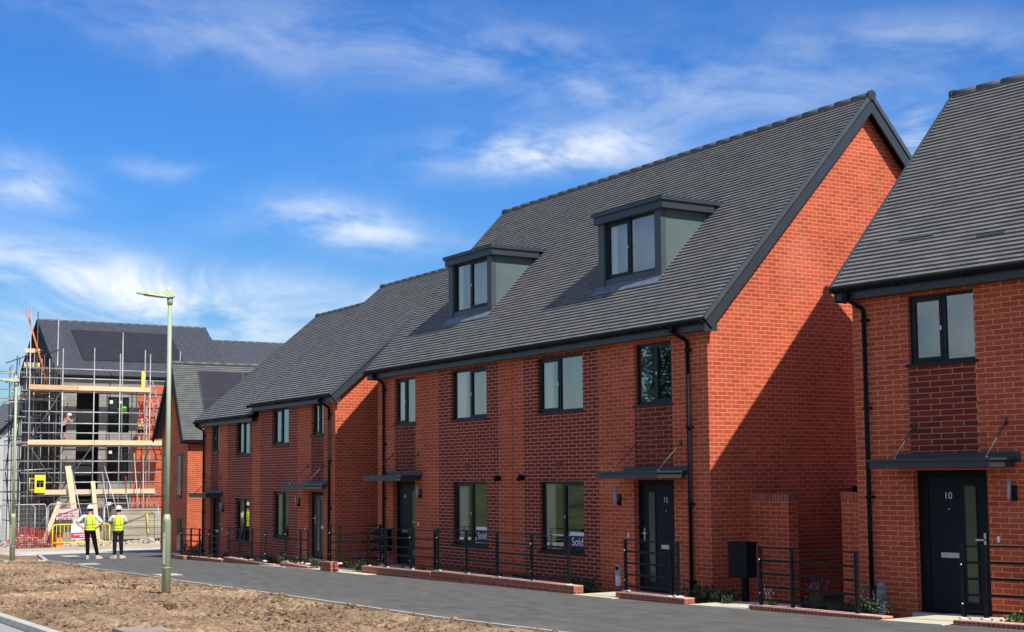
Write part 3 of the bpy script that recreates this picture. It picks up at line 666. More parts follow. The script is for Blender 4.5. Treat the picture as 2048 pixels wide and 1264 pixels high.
for s, zb in enumerate((4.17, 1.45, -1.35)):
    opsD.append((3.42, 4.62, zb, zb+2.55)); winD.append((5.10, 6.26, zb+.42, zb+2.35)); 
wall_x(mbd, XD, 2.6, 11.9, -2, 7.78, opsD+winD, [(6.75,11.9,-2,7.2,1), (6.5,6.75,-2,4.3,1), (2.6,11.9,7.2,7.78,0)])
mbd.build('wall', [M['block'], M['brick'], M['dark_in_shade']], Dd)
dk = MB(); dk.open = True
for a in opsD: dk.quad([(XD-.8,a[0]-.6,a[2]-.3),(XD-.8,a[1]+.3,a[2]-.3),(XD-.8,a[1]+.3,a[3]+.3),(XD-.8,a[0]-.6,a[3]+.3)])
dk.build('dark_room', M['dark_in_shade'], Dd)
for i, a in enumerate(winD):
    f = MB(); x = XD-.06
    for q in ((a[0],a[0]+.06,a[2],a[3]),(a[1]-.06,a[1],a[2],a[3]),(a[0],a[1],a[3]-.06,a[3]),(a[0],a[1],a[2],a[2]+.06),((a[0]+a[1])/2-.03,(a[0]+a[1])/2+.03,a[2],a[3]),(a[0],(a[0]+a[1])/2,a[2]+1.0,a[2]+1.08)):
        f.box(x-.05, x+.002*random.random(), q[0]+.001, q[1]-.001, q[2]+.001, q[3]-.001)
    wo = P(f, 'window', M['frame'], Dd)
    g = MB(); g.open = True; g.quad([(x-.03,a[0],a[2]),(x-.03,a[1],a[2]),(x-.03,a[1],a[3]),(x-.03,a[0],a[3])]); g.build('pane', M['black_glass'], wo)
    s_ = MB(); s_.box(x+.004, x+.012, a[0]+.10, a[0]+.28, a[3]-.36, a[3]-.18)
    if i == 0: s_.box(x+.004, x+.012, (a[0]+a[1])/2+.10, (a[0]+a[1])/2+.24, a[3]-.34, a[3]-.2)
    s_.build('sticker', M['white_sign'], wo)
    if i == 0:
        s_ = MB(); s_.box(x+.004, x+.012, a[1]-.36, a[1]-.1, a[3]-.85, a[3]-.5); s_.build('green_label', M['sticker'], wo)
        s_ = MB(); s_.box(x+.013, x+.016, a[1]-.60, a[1]-.34, a[3]-.72, a[3]-.6); s_.build('yellow_label', M['yellow'], wo)
kD = (11.05-7.78)/(61.7-57.0)
solar(Dd, (-57.0-1.05, 4.0, 7.82+1.05*kD+.03), (0,5.7,0), (-2.75,0,2.75*kD), 6, 2)

Ee, mbe, roE = cross_house('slate_roofed_building', 'slate roofed building seen over the house roofs, right of the scaffolded one', 'building', -66.5, -57.6, -62, 12.4, 30, -1.4, 7.2, 10.35, 50, 'slate2', 'brick', verge=False)
mbe.quad([(-57.6,12.4,-2),(-57.6,30,-2),(-57.6,30,7.2),(-57.6,12.4,7.2)], 0); mbe.build('wall', M['brick'], Ee)

# far left pale house
Ff = root('rendered_house', (-88, -4, -2), 'pale house half hidden at the left edge beyond the scaffolding', 'house')
mb = MB(); mb.open = True
mb.quad([(-84,3.0,-3),(-84,12.6,-3),(-84,12.6,3.6),(-84,7.8,8.3),(-84,3.0,3.6)], 0); mb.quad([(-84,3.0,-3),(-96,3.0,-3),(-96,3.0,3.6),(-84,3.0,3.6)], 0); mb.quad([(-84,12.6,-3),(-96,12.6,-3),(-96,12.6,3.6),(-84,12.6,3.6)], 0)
mb.build('wall', M['render'], Ff)
r = MB(); r.open = True; roof_slope(r, (-96.3,2.7,3.45), (-83.6,2.7,3.45), (0,5.1,4.95), 30); roof_slope(r, (-83.6,12.9,3.45), (-96.3,12.9,3.45), (0,-5.1,4.95), 30); r.build('roof', M['slate'], Ff)
v = MB(); v.bar((-83.58,2.7,3.4), (-83.58,7.8,8.35), .06, .24); v.bar((-83.58,12.9,3.4), (-83.58,7.8,8.35), .06, .24); v.build('bargeboard', M['black'], Ff)
for yy in (3.9,5.2,6.6,8.2,9.6,11.0):
    w_ = MB(); w_.box(-83.99,-83.93,yy,yy+.16,-2.5,4.9); w_.build('cladding_strip', M['grey_box'], Ff)
Gg = root('brick_wall', (-90,-8,-2.2), 'low orange brick wall at the far left edge behind the lamp', 'wall')
w_ = MB(); w_.box(-91,-90.7,-14,2.2,-2.6,1.6); w_.build('brickwork', M['brick'], Gg)

# ================================================================== garden walls between the houses
def garden_wall(x0, x1, y, z0, z1, label, rz=0):
    o = root('garden_wall', ((x0+x1)/2, y+.1, z0), label, 'wall', 'garden walls between the houses')
    b = MB(); b.box(x0, x1, y, y+.22, z0-.2, z1-.115); b.build('brickwork', M['brick'], o)
    c = MB(); c.box(x0-.004, x1+.004, y-.004, y+.224, z1-.114, z1); c.build('coping', M['soldier'], o)
garden_wall(.003, 1.02, .86, -.1, 1.64, 'brick garden wall joined to house 12 at the alley mouth')
garden_wall(2.28, 3.35, .86, -.1, 1.68, 'brick garden wall joined to house 10 at the alley mouth')
o = root('shade_boards', (1.65, 3.4, -.1), 'added black boards standing for the shade deep in the alley between two houses', 'gate')  # black boards added to paint in the darkness of the alley
b = MB()
for i in range(15): b.box(.01+i*.222, .222+i*.222-.012, 3.40, 3.43, -.3, 1.75)
b.build('boards', M['black'], o)

# ================================================================== ground
def struct(o): o['kind'] = 'structure'; return o
def strip(name, xs, ylo, yhi, dz, m_, kind='structure', ny=1, skirt=.25):
    """sheet following the ground between two edge functions"""
    X = sorted(set([x for x in GX if xs[0] < x < xs[-1]] + list(xs)))
    mb = MB()
    rows = [[(x, ylo(x)+(yhi(x)-ylo(x))*j/ny, zg(x)+dz) for j in range(ny+1)] for x in X]
    for a, b in zip(rows, rows[1:]):
        for j in range(ny): mb.quad([a[j], b[j], b[j+1], a[j+1]])
    if skirt:
        for a, b in zip(rows, rows[1:]):
            for j in (0, ny): mb.quad([a[j], b[j], (b[j][0],b[j][1],b[j][2]-skirt), (a[j][0],a[j][1],a[j][2]-skirt)])
        for a in (rows[0], rows[-1]): mb.quad([a[0], a[-1], (a[-1][0],a[-1][1],a[-1][2]-skirt), (a[0][0],a[0][1],a[0][2]-skirt)])
    o = mb.build(name, m_)
    o['kind'] = kind
    return o
cst = lambda v: (lambda x: v)
strip('ground', [-900] + GX + [600], cst(-900), cst(900), -.30, M['sand'], skirt=0)
yedge = lambda x: interp(x, [-60,-45,-38,-28,-19,-16,-12,-5,3,8,30], [-.5,-1.7,-2.7,-4.65,-5.40,-5.47,-5.52,-5.38,-5.33,-5.4,-5.6])
strip('asphalt_path', [-38.5,-33,-28,-19,-12,-5,3,8,30], yedge, lambda x: interp(x,[-45,-30,-26,-20,0,30],[6,3.0,-1.28,-1.28,-1.05,.5]), 0, M['asphalt'])
strip('front_garden_soil', [-26.2,-20,-14,0,3,8,14], lambda x: interp(x,[-45,-30,-26,-20,0,30],[6,3.0,-1.28,-1.28,-1.05,.5])+.002, cst(3.0), -.07, M['bark'])
# pale edging along the asphalt
mb = MB(); X = [-28+i*1.0 for i in range(45)]
for a, b in zip(X, X[1:]):
    ya, yb = yedge(a), yedge(b)
    mb.hexa([(a,ya-.10,zg(a)-.15),(b-.012,yb-.10,zg(b)-.15),(b-.012,yb-.035,zg(b)-.15),(a,ya-.035,zg(a)-.15),(a,ya-.10,zg(a)+.025),(b-.012,yb-.10,zg(b)+.025),(b-.012,yb-.035,zg(b)+.025),(a,ya-.035,zg(a)+.025)])
mb.hexa([(-28.4,-5.0,-.9),(-27.8,-4.8,-.9),(-31.2,-10.3,-.9),(-31.6,-10.3,-.9),(-28.3,-4.75,-.60),(-28.2,-4.7,-.60),(-31.3,-10.3,-.66),(-31.5,-10.3,-.66)])
mb.hexa([(-28.2,-4.75,-.9),(-28.2,-4.62,-.9),(-38.2,-2.62,-1.2),(-38.2,-2.75,-1.2),(-28.2,-4.75,-.61),(-28.2,-4.62,-.61),(-38.2,-2.62,-.90),(-38.2,-2.75,-.90)])
struct(mb.build('path_edging', M['edging']))
# kerb and near road
mb = MB()
X = [-60+i*.9 for i in range(75)]
for a, b in zip(X, X[1:]):
    za, zb = zg(a), zg(b); b_ = b-.01
    mb.hexa([(a,-10.78,za-.35),(b_,-10.78,zb-.35),(b_,-10.64,zb-.35),(a,-10.64,za-.35),(a,-10.77,za-.01),(b_,-10.77,zb-.01),(b_,-10.64,zb+.0),(a,-10.64,za+.0)])
struct(mb.build('kerb', M['kerb']))
strip('road', [-60,60], cst(-17.8), cst(-10.79), -.115, M['road'])
strip('far_pavement', [-140,60], cst(-40), cst(-17.82), -.02, M['grass'], skirt=0)
# crossing road, kerb, site ground at the far end
mb = MB()
mb.quad([(-43.2,-40,zg(-43.2)+.012),(-38.3,-40,zg(-38.3)+.012),(-38.3,40,zg(-38.3)+.012),(-43.2,40,zg(-43.2)+.012)]); mb.quad([(-38.3,-40,-1.5),(-38.3,40,-1.5),(-38.3,40,zg(-38.3)+.012),(-38.3,-40,zg(-38.3)+.012)])
struct(mb.build('concrete_road', M['conc']))
mb = MB()
for i in range(40):
    y = -16+i*.95; mb.box(-43.5,-43.22,y,y+.94,-1.6,-1.00+.004*(i%3))
struct(mb.build('far_kerb', varied('sandy_kerb', (.48,.38,.25), .9, .12, 2)))
strip('site_ground', [-75,-60,-43.55], cst(-14), cst(30), .02, M['sand'])

# paving slabs leading to the doors
def slab(x0, x1, y0, y1, dz=.012):
    mb = MB(); n = max(1, int((x1-x0)/.45))
    for i in range(n):
        a = x0+(x1-x0)*i/n; b = x0+(x1-x0)*(i+1)/n-.006
        for (ya, yb) in ((y0, (y0+y1)/2-.004), ((y0+y1)/2, y1)):
            mb.hexa([(a,ya,zg(a)-.2),(b,ya,zg(b)-.2),(b,yb,zg(b)-.2),(a,yb,zg(a)-.2),(a,ya,zg(a)+dz),(b,ya,zg(b)+dz),(b,yb,zg(b)+dz),(a,yb,zg(a)+dz)])
    return struct(mb.build('paved_step', M['paving']))
slab(-2.5,-1.25,-1.24,-.12); slab(.70,2.2,-1.10,.0); slab(4.98,6.1,-1.18,.28); slab(-15.7,-12.6,-1.45,-.5); slab(-17.6,-15.72,-1.5,-.62); slab(-12.6,-10.9,-1.44,-.02,.008)
# light marker slabs in the asphalt
for i, (x, y, w) in enumerate(((-14.45,-5.02,.62),(-23.1,-4.66,.6),(-33.6,-2.6,.9))):
    mb = MB(); mb.box(x-w/2, x+w/2, y-.28, y+.28, zg(x)-.05, zg(x)+.016); o = mb.build('concrete_slab', M['edging'])
    tag(o, ['small pale concrete slab in the asphalt right behind the near lamp post','small pale concrete slab in the asphalt just in front of the two people','small pale concrete slab in the asphalt beyond the people, near the concrete road'][i], 'slab', 'pale slabs set in the path edge')
mb = MB(); mb.box(-1.15,-.25,-10.05,-9.40,-.25,-.128); o = mb.build('manhole_cover', varied('dusty_slab', (.36,.29,.22), .9, .15, 4)); tag(o, 'pinkish square access cover lying in the bare soil', 'cover')

# bare soil verge with real lumps
def soil(name, x0, x1, ylo, yhi, step, amp, dz):
    mb = MB(); mb.open = True; nx = int((x1-x0)/step); V = []; 
    for i in range(nx+1):
        x = x0+(x1-x0)*i/nx; a, b = ylo(x), yhi(x); ny = NY = int(5.2/step); row = []
        for j in range(ny+1):
            t = j/ny; y = a+(b-a)*t; e = min(1, 12*t*(1-t)+.05)
            p = Vector((x, y, 0)); h = noise.fractal(p*.5, 1.0, 2.0, 3)*.06 + noise.fractal(p*1.3, 1.0, 2.0, 3)*.05 + abs(noise.fractal(p*5.5, .9, 2.0, 3))*amp + max(0, noise.noise(p*9+Vector((7,3,1))))*amp*.9
            row.append((x, y, zg(x)+dz+h*e))
        V.append(row)
    me = bpy.data.meshes.new(name); vs = [p for r_ in V for p in r_]; m_ = NY+1
    fs = [(i*m_+j, (i+1)*m_+j, (i+1)*m_+j+1, i*m_+j+1) for i in range(nx) for j in range(NY)]
    me.from_pydata(vs, [], fs); me.materials.append(M['soil']); o = bpy.data.objects.new(name, me); COL.objects.link(o); o['kind'] = 'structure'; return o
soil('bare_soil', -29.5, 7.0, cst(-10.63), lambda x: yedge(x)-.10, .085, .075, -.01)
soil('bare_soil', -60, -29.5, cst(-10.63), lambda x: yedge(x)-.15, .25, .06, -.02)
# loose clods and stones: too many to count
mb = MB()
for i in range(5200):
    x = random.uniform(-28, 5.5) if i % 3 else random.uniform(-14, 5.5); y = random.uniform(-10.55, yedge(x)-.18)
    r_ = random.choice((.010,.014,.018,.024,.034)) * random.uniform(.7,1.4) * (2.6 if random.random() < .02 else 1)
    mb.ball((x, y, zg(x)+.03+r_*.3), r_, 5, 3, m=0 if random.random() < .992 else 1, jit=.6, sc=(random.uniform(.8,1.7),random.uniform(.8,1.4),random.uniform(.5,.9)))
for f in range(len(mb.sm)): mb.sm[f] = False
o = mb.build('soil_clods', [M['soil'], varied('pale_stone', (.50,.42,.34), .9, .2, 6)]); o['kind'] = 'stuff'
mb = MB(); mb.open = True
for cx, cy in ((-6.4,-7.9),(-8.1,-7.35),(-16.8,-5.9),(-5.2,-9.6),(-11,-6.2)):
    for i in range(26):
        a = random.uniform(0,6.28); l = random.uniform(.05,.16); x = cx+random.gauss(0,.12); y = cy+random.gauss(0,.12); z = zg(x)+.04
        mb.quad([(x,y,z),(x+.012,y,z),(x+l*math.cos(a)*.5,y+l*math.sin(a)*.5,z+l)])
o = mb.build('weeds', M['leaf1']); o['kind'] = 'stuff'

# ================================================================== low garden walls, railings, plants
def low_wall(x0, x1, y, h0, h1, label, dep=.21):
    o = root('low_wall', ((x0+x1)/2, y, zg((x0+x1)/2)), label, 'wall', 'low brick walls edging the front gardens')
    def band(mb, lo0, lo1, hi0, hi1, e=0):
        mb.hexa([(x0-e,y-e,lo0),(x1+e,y-e,lo1),(x1+e,y+dep+e,lo1),(x0-e,y+dep+e,lo0),(x0-e,y-e,hi0),(x1+e,y-e,hi1),(x1+e,y+dep+e,hi1),(x0-e,y+dep+e,hi0)])
    za, zb = zg(x0), zg(x1); s = .095
    b = MB(); band(b, za-.2, zb-.2, za+h0-s, zb+h1-s); b.build('brickwork', M['lowbrick'], o)
    c = MB(); band(c, za+h0-s+.001, zb+h1-s+.001, za+h0-.014, zb+h1-.014, .004); c.build('coping', M['soldier'], o)
    t = MB(); band(t, za+h0-.0135, zb+h1-.0135, za+h0, zb+h1, .001); t.build('mortar_cap', M['cap'] , o)
    return o
M['cap'] = varied('pale_brick_top', (.66,.40,.28), .9, .2, 9)
LW = [(-11.75,-8.25,-1.12,.17,.17,'low brick wall in front of door 14, left of the step in its coping'), (-8.24,-2.66,-1.10,.20,.15,'longest low brick wall, in front of the ground floor windows of houses 12 and 14'),
      (-1.36,.58,-1.08,.11,.10,'short low brick wall in front of door 12'), (2.18,4.95,-1.08,.075,.045,'thin low brick wall across the alley beside house 10'), (6.15,11,-1.02,.065,.06,'low brick wall at the right edge, in front of house 10'),
      (-13.34,-12.72,-1.5,.24,.24,'small square block of brick wall between the second and third house'), (-23.3,-20.6,-1.45,.12,.08,'sloping low brick wall farthest from the camera but one'), (-20.55,-16.9,-1.40,.16,.04,'low sloping wall in front of the left half of the stepped pair'),
      (-16.2,-14.35,-1.40,.12,.06,'low brick wall below the railing by door 16'), (-24.9,-23.9,-1.5,.12,.12,'farthest low wall stub, beside the gable-fronted house')]
for a in LW: low_wall(*a)
def railing(pts, label, h=.90, bars=5, foot=0):
    """pts: list of (x,y,zbase); posts at each, rails between"""
    o = root('metal_railing', (pts[0][0], pts[0][1], pts[0][2]), label, 'railing', 'black metal railings on the low walls')
    for i, p in enumerate(pts):
        b = MB(); b.box(p[0]-.026, p[0]+.026, p[1]-.022, p[1]+.022, p[2]-.02, p[2]+h+.02); po = P(b, 'post', M['iron'], o)
        b = MB(); b.ball((p[0], p[1], p[2]+.0), .085, 8, 5, jit=.5, sc=(1,1,.30)); b.build('mortar_pad', M['mortar'], po)
        if i % 3 == 0:
            b = MB(); b.ball((p[0], p[1]-.024, p[2]+.72), .013, 6, 4); b.ball((p[0], p[1]-.024, p[2]+.20), .013, 6, 4); b.build('bolt', M['white'], po)
    for k in range(bars):
        b = MB(); z = h - k*(h-.10)/(bars-1)
        for p, q in zip(pts, pts[1:]): b.bar((p[0],p[1],p[2]+z), (q[0],q[1],q[2]+z), .014, .034 if k else .022)
        b.build('rail', M['iron'], o)
def zz(x, h): return zg(x)+h
railing([(-11.72,-.55,-.13),(-11.70,-.98,-.13),(-10.72,-.98,-.12),(-9.45,-.98,-.10),(-8.30,-.98,-.09)], 'black railing in front of door 14 with a short return to the wall')
railing([(-8.16,-.98,-.06),(-6.88,-.98,-.06),(-5.62,-.98,-.06),(-4.30,-.98,-.06),(-3.00,-.98,-.06)], 'longest black railing, in front of the two sold signs')
railing([(-1.23,-.95,-.06),(.08,-.95,-.06),(.26,-.95,-.06)], 'narrow black railing standing before door 12')
railing([(2.32,-.95,-.06),(3.03,-.95,-.05),(4.36,-.95,-.05)], 'black railing across the alley mouth between house 12 and house 10')
railing([(6.02,-.66,.03),(6.36,-.62,.04),(8.2,-.40,.08),(10,-.2,.12)], 'black railing cut by the right edge, before door 10', h=.96)
railing([(-13.0,-1.38,-.09),(-12.45,-1.38,-.09),(-12.4,-.3,-.09)], 'black railing on the small brick block between house 14 and its neighbour')
railing([(-20.42,-1.3,-.31),(-19.5,-1.3,-.30),(-18.53,-1.3,-.28),(-17.5,-1.3,-.27)], 'black railing before the left ground floor window of the stepped pair', bars=3, h=.85)
railing([(-16.1,-1.28,-.22),(-15.1,-1.28,-.21),(-14.62,-1.28,-.21)], 'black railing left of door 16, before the window reflecting the workers', bars=4, h=.85)
railing([(-24.7,-1.3,-.44),(-23.8,-1.3,-.42),(-23.0,-1.3,-.41),(-22.1,-1.3,-.40),(-21.25,-1.3,-.38)], 'farthest black railing, before the last door of the stepped pair', h=.86)

# semi-concealed meter covers, freestanding meter cabinets
def dome_box(x, y, label, w=.30, pl=False):
    z = zg(x)-.12; o = root('ground_meter_box', (x, y, z), label, 'meter box', 'hooded meter boxes on the ground')
    prof = [(-.16,0),(-.16,.06),(-.12,.16),(-.04,.24),(.05,.27),(.05,0)]
    b = MB()
    for e in (-w, w): b.quad([(x+e, y+p[0], z+p[1]) for p in prof])
    for p, q in zip(prof, prof[1:]): b.quad([(x-w,y+p[0],z+p[1]),(x+w,y+p[0],z+p[1]),(x+w,y+q[0],z+q[1]),(x-w,y+q[0],z+q[1])])
    b.build('hood', M['black'], o)
    l = MB()
    for i in range(5):
        xx = x-w+.03+i*(2*w-.06)/5
        l.hexa([(xx,y-.165,z+.06),(xx+.09,y-.165,z+.06),(xx+.09,y-.06,z+.235),(xx,y-.06,z+.235),(xx,y-.18,z+.07),(xx+.09,y-.18,z+.07),(xx+.09,y-.075,z+.25),(xx,y-.075,z+.25)])
    l.build('lid', varied('grey_lid', (.16,.16,.19), .5, .2, 8), o)
dome_box(-7.05,-.22,'hooded dark meter box left of the other one, below the windows of house 14')
dome_box(-6.0,-.22,'hooded dark meter box below the party line of houses 12 and 14')
dome_box(-20.6,-.72,'small hooded meter box in front of the far stepped house')
dome_box(-18.9,-.80,'larger tilted hooded meter box under the window reflecting the workers', w=.36)
def cabinet(x, y, z0, z1, zb, label, w=.23, d=.22):
    o = root('meter_cabinet', (x, y, zb), label, 'cabinet', 'black cabinets on posts')
    b = MB(); b.box(x-w, x+w, y-d, y, z0, z1-.03); b.box(x-w-.01, x+w+.01, y-d-.01, y+.01, z1-.029, z1); b.build('box', M['black'], o)
    p = MB(); p.box(x-.05, x+.05, y-.10, y-.02, zb, z0-.001); p.build('post', M['black'], o)
cabinet(.95,-.02,.27,.86,-.15,'black cabinet on a post beside the corner of house 12'); cabinet(-12.35,-.15,.18,.72,-.3,'black cabinet on a post between house 14 and the stepped pair', w=.27)

def shrub(x, y, z, r, n, label, m_='leaf1', h=None, leaf=.05, group='plants in the front gardens', name='shrub'):
    h = h or r*1.3; o = root(name, (x, y, z), label, 'plant', group)
    s = MB()
    for i in range(9):
        a = random.uniform(0,6.28); rr_ = random.uniform(.3,.9)*r; s.tube((x,y,z), (x+rr_*math.cos(a), y+rr_*math.sin(a), z+h*random.uniform(.5,.95)), .006, .003, n=4)
    s.build('stems', M['stem'], o)
    f = MB(); f.open = True; cl = [(random.gauss(0,.45)*r, random.gauss(0,.45)*r, random.uniform(.25,.9)*h) for _ in range(max(5, n//22))]
    for i in range(n):
        c = random.choice(cl); p = Vector((x+c[0]+random.gauss(0,.14)*r*1.2, y+c[1]+random.gauss(0,.14)*r*1.2, max(z+.01, z+c[2]+random.gauss(0,.13)*h)))
        u = Vector((random.gauss(0,1),random.gauss(0,1),random.gauss(0,.7))).normalized(); v = u.cross(Vector((random.gauss(0,1),random.gauss(0,1),random.gauss(0,1)))).normalized(); l = leaf*random.uniform(.6,1.3)
        f.quad([p, p+u*l*.5+v*l*.3, p+u*l, p+u*l*.5-v*l*.3])
    f.build('leaves', M[m_], o)
def lavender(x, y, z, r, n, label, fl=True):
    o = root('lavender', (x, y, z), label, 'plant', 'plants in the front gardens')
    f = MB(); f.open = True; g = MB(); st = MB(); st.open = True
    for i in range(n):
        a = random.uniform(0,6.28); q = random.uniform(.1,1); h = r*random.uniform(.9,1.5)*(1.2-.5*q); b_ = Vector((x+random.gauss(0,.2)*r, y+random.gauss(0,.2)*r, z)); t = b_+Vector((math.cos(a)*q*r, math.sin(a)*q*r*.8, h))
        s = Vector((math.sin(a), -math.cos(a), 0))*.007; mid = (b_+t)/2+Vector((0,0,.15*r)); f.quad([b_-s, b_+s, mid+s, mid-s]); f.quad([mid-s, mid+s, t])
    if fl:
        for i in range(n//26):
            a = random.uniform(0,6.28); q = random.uniform(.2,1.1); t = Vector((x+math.cos(a)*q*r, y+math.sin(a)*q*r*.8, z+r*random.uniform(1.5,2.3))); s = Vector((math.sin(a), -math.cos(a), 0))*.003; b_ = Vector((x+math.cos(a)*q*r*.4, y, z+.2*r)); st.quad([b_-s, b_+s, t+s, t-s])
            g.tube(t, t+Vector((math.cos(a)*.02,0,.06)), .010, .004, n=5)
    f.build('leaves', M['leaf2'], o); 
    if fl: st.build('stalks', M['stem'], o); g.build('flowers', M['petal'], o)
PL = [('s',-2.85,-.55,-.25,.20,260,'dark green bush at the left foot of the door 12 steps','leaf1'), ('s',-.25,-.55,-.25,.17,240,'yellow-green bush behind the railing of door 12','leaf3'), ('s',.12,-.35,-.25,.28,520,'large dark shrub at the corner of house 12 right of door','leaf1'),
      ('s',.62,-.35,-.25,.26,480,'dark shrub under the corner of the sunlit gable of house 12','leaf1'), ('s',-3.15,-.6,-.25,.24,420,'grassy green bush at the right end of the longest low wall','leaf1'), ('s',-8.9,-.6,-.3,.15,140,'low light green plant behind the step in the front wall','leaf3'),
      ('s',-10.8,-.6,-.3,.15,150,'low light green plant below door 14','leaf3'), ('s',-12.2,-1.0,-.34,.25,320,'dark green bush behind the small brick block','leaf1'), ('s',-15.6,-1.0,-.4,.28,420,'dark bush in front of door 16','leaf1'), ('s',-16.9,-1.0,-.4,.25,320,'dark bush left of door 16 behind the low wall','leaf1'),
      ('s',-14.4,-1.1,-.4,.25,300,'dark bush at the corner of the stepped pair','leaf1'), ('s',-24.3,-1.0,-.6,.25,260,'dark bush at the last door of the row','leaf1'), ('s',6.75,-.55,-.05,.18,170,'bright green plant behind the low wall of house 10','leaf3'), ('s',4.2,-.45,-.13,.26,520,'grey-green bush at the foot of the downpipe of house 10','leaf2'),
      ('s',-28.9,.2,-.78,.42,500,'dark dense shrub against the gable-fronted house, nearest the site fence','leaf1'), ('s',-27.2,.2,-.75,.3,300,'dark shrub under the gable-fronted house, right of the densest one','leaf1')]
PL += [('s',-7.6,-.62,-.28,.14,170,'low green plant behind the long wall, right of its step','leaf3'), ('s',-5.1,-.66,-.28,.12,130,'small low plant beside the right hooded box','leaf1'), ('s',-3.9,-.35,-.28,.16,220,'dark low plant under the sold sign of house 12','leaf1'),
       ('s',-10.0,-.45,-.3,.15,160,'dark low plant right of door 14','leaf1'), ('s',2.7,-.30,-.2,.22,330,'dark green bush behind the alley railing, left part','leaf1'), ('s',3.5,-.20,-.18,.2,300,'dark green bush behind the alley railing, right part','leaf1'), ('s',1.0,-.55,-.2,.14,150,'small plant at the foot of the black cabinet','leaf1'), ('s',-17.8,-1.0,-.42,.22,240,'dark plant beside the tilted hooded box','leaf1'), ('s',-21.6,-1.0,-.5,.22,220,'dark plant left of the small hooded box','leaf1')]
for p in PL: shrub(p[1], p[2], p[3], p[4]*.95, int(p[5]*1.0), p[6], p[7], leaf=.055 if p[7] != 'leaf2' else .035)
for p in [(2.05,-.55,-.2,.16,300,'flowering lavender at the left post of the alley railing'), (3.02,-.45,-.18,.22,620,'largest lavender, behind the middle post of the alley railing'), (3.95,-.40,-.16,.22,520,'lavender at the right end of the alley railing beside house 10'),
          (-3.9,-.6,-.28,.17,260,'lavender with faded stalks under the window of house 12'), (-4.9,-.6,-.28,.15,200,'thin lavender between the window of house 12 and the hooded boxes'), (-12.75,-.7,-.34,.2,260,'lavender beside the black cabinet left of house 14')]: lavender(*p)

# ================================================================== street lamps
def street_lamp(x, y, label, h=5.85):
    z = zg(x); o = root('street_lamp', (x, y, z), label, 'street lamp', 'pale green street lamps along the path')
    b = MB(); b.tube((x,y,z-.2),(x,y,z+1.42),.084,n=20); b.tube((x,y,z+1.42),(x,y,z+1.56),.084,.052,n=20); b.tube((x,y,z+.52),(x,y,z+.535),.094,n=20); b.build('base', M['lamp_green'], o)
    d = MB(); d.hexa([(x+.05,y-.0835,z+.6),(x+.085,y-.05,z+.6),(x+.085,y-.05,z+1.2),(x+.05,y-.0835,z+1.2),(x+.052,y-.0855,z+.6),(x+.088,y-.052,z+.6),(x+.088,y-.052,z+1.2),(x+.052,y-.0855,z+1.2)]); do = P(d, 'access_door', M['lamp_green'], o)
    l = MB(); l.ball((x+.075,y-.075,z+1.12),.009,6,4); l.build('lock', M['black'], do)
    b = MB(); b.tube((x,y,z+1.55),(x,y,z+h-.16),.050,.040,n=18); b.build('pole', M['lamp_green'], o)
    # lantern reaching towards the road (-y), built as a tapering shell
    t = z+h; hd = MB(); dirv = Vector((-.30,-.954,0)); sd = Vector((.954,-.30,0)); base = Vector((x,y,t))
    sec = [(-.10,.075,-.03,.055),(.02,.10,-.05,.075),(.20,.12,-.035,.07),(.42,.12,-.005,.06),(.58,.09,.015,.045),(.66,.03,.028,.036)]
    rings = []
    for d_, w, lo, hi in sec:
        c = base + dirv*d_; rings.append([c-sd*w+Vector((0,0,lo)), c+sd*w+Vector((0,0,lo)), c+sd*w*.8+Vector((0,0,hi)), c-sd*w*.8+Vector((0,0,hi))])
    for a, b_ in zip(rings, rings[1:]):
        for i in range(4): hd.quad([a[i], a[(i+1)%4], b_[(i+1)%4], b_[i]])
    hd.quad(rings[0]); hd.quad(rings[-1])
    ho = P(hd, 'lantern', M['lamp_green'], o)
    n = MB(); n.tube((x,y,t-.19),(x,y,t-.03),.052,.06,n=14); n.build('collar', M['lamp_green'], ho)
    c = MB(); c.tube(base+dirv*.02+Vector((0,0,.07)), base+dirv*.02+Vector((0,0,.15)), .038,.032,n=12); c.build('photocell', M['white'], ho)
    g = MB(); a = base+dirv*.12+Vector((0,0,-.042)); e = base+dirv*.50+Vector((0,0,-.001)); g.hexa([tuple(q) for q in (a-sd*.08,a+sd*.08,e+sd*.075,e-sd*.075,a-sd*.08+Vector((0,0,-.012)),a+sd*.08+Vector((0,0,-.012)),e+sd*.075+Vector((0,0,-.012)),e-sd*.075+Vector((0,0,-.012)))]); g.build('lens', M['grey_box'], ho)
street_lamp(-7.75, -7.18, 'tall pale green street lamp rising in front of the brick houses')
street_lamp(-27.73, -5.87, 'pale green street lamp at the left edge before the scaffolding')

# ================================================================== people
def skin_mesh(name, nodes, edges, m_, parent, lev=2):
    me = bpy.data.meshes.new(name); idx = {k: i for i, k in enumerate(nodes)}
    me.from_pydata([nodes[k][:3] for k in nodes], [(idx[a], idx[b]) for a, b in edges], [])
    ob = bpy.data.objects.new(name, me); COL.objects.link(ob)
    md = ob.modifiers.new('s', 'SKIN'); md.use_smooth_shade = True
    sv = me.skin_vertices[0].data
    for k, i in idx.items():
        r_ = nodes[k][3]; sv[i].radius = (r_, r_) if len(nodes[k]) < 5 else (r_, nodes[k][4]); sv[i].use_root = (i == 0)
    ob.modifiers.new('d', 'SUBSURF').levels = lev
    dg = bpy.context.evaluated_depsgraph_get(); m2 = bpy.data.meshes.new_from_object(ob.evaluated_get(dg)); bpy.data.objects.remove(ob)
    m2.materials.clear(); m2.materials.append(m_); o = bpy.data.objects.new(name, m2); COL.objects.link(o); o.parent = parent
    for p in m2.polygons: p.use_smooth = True
    return o
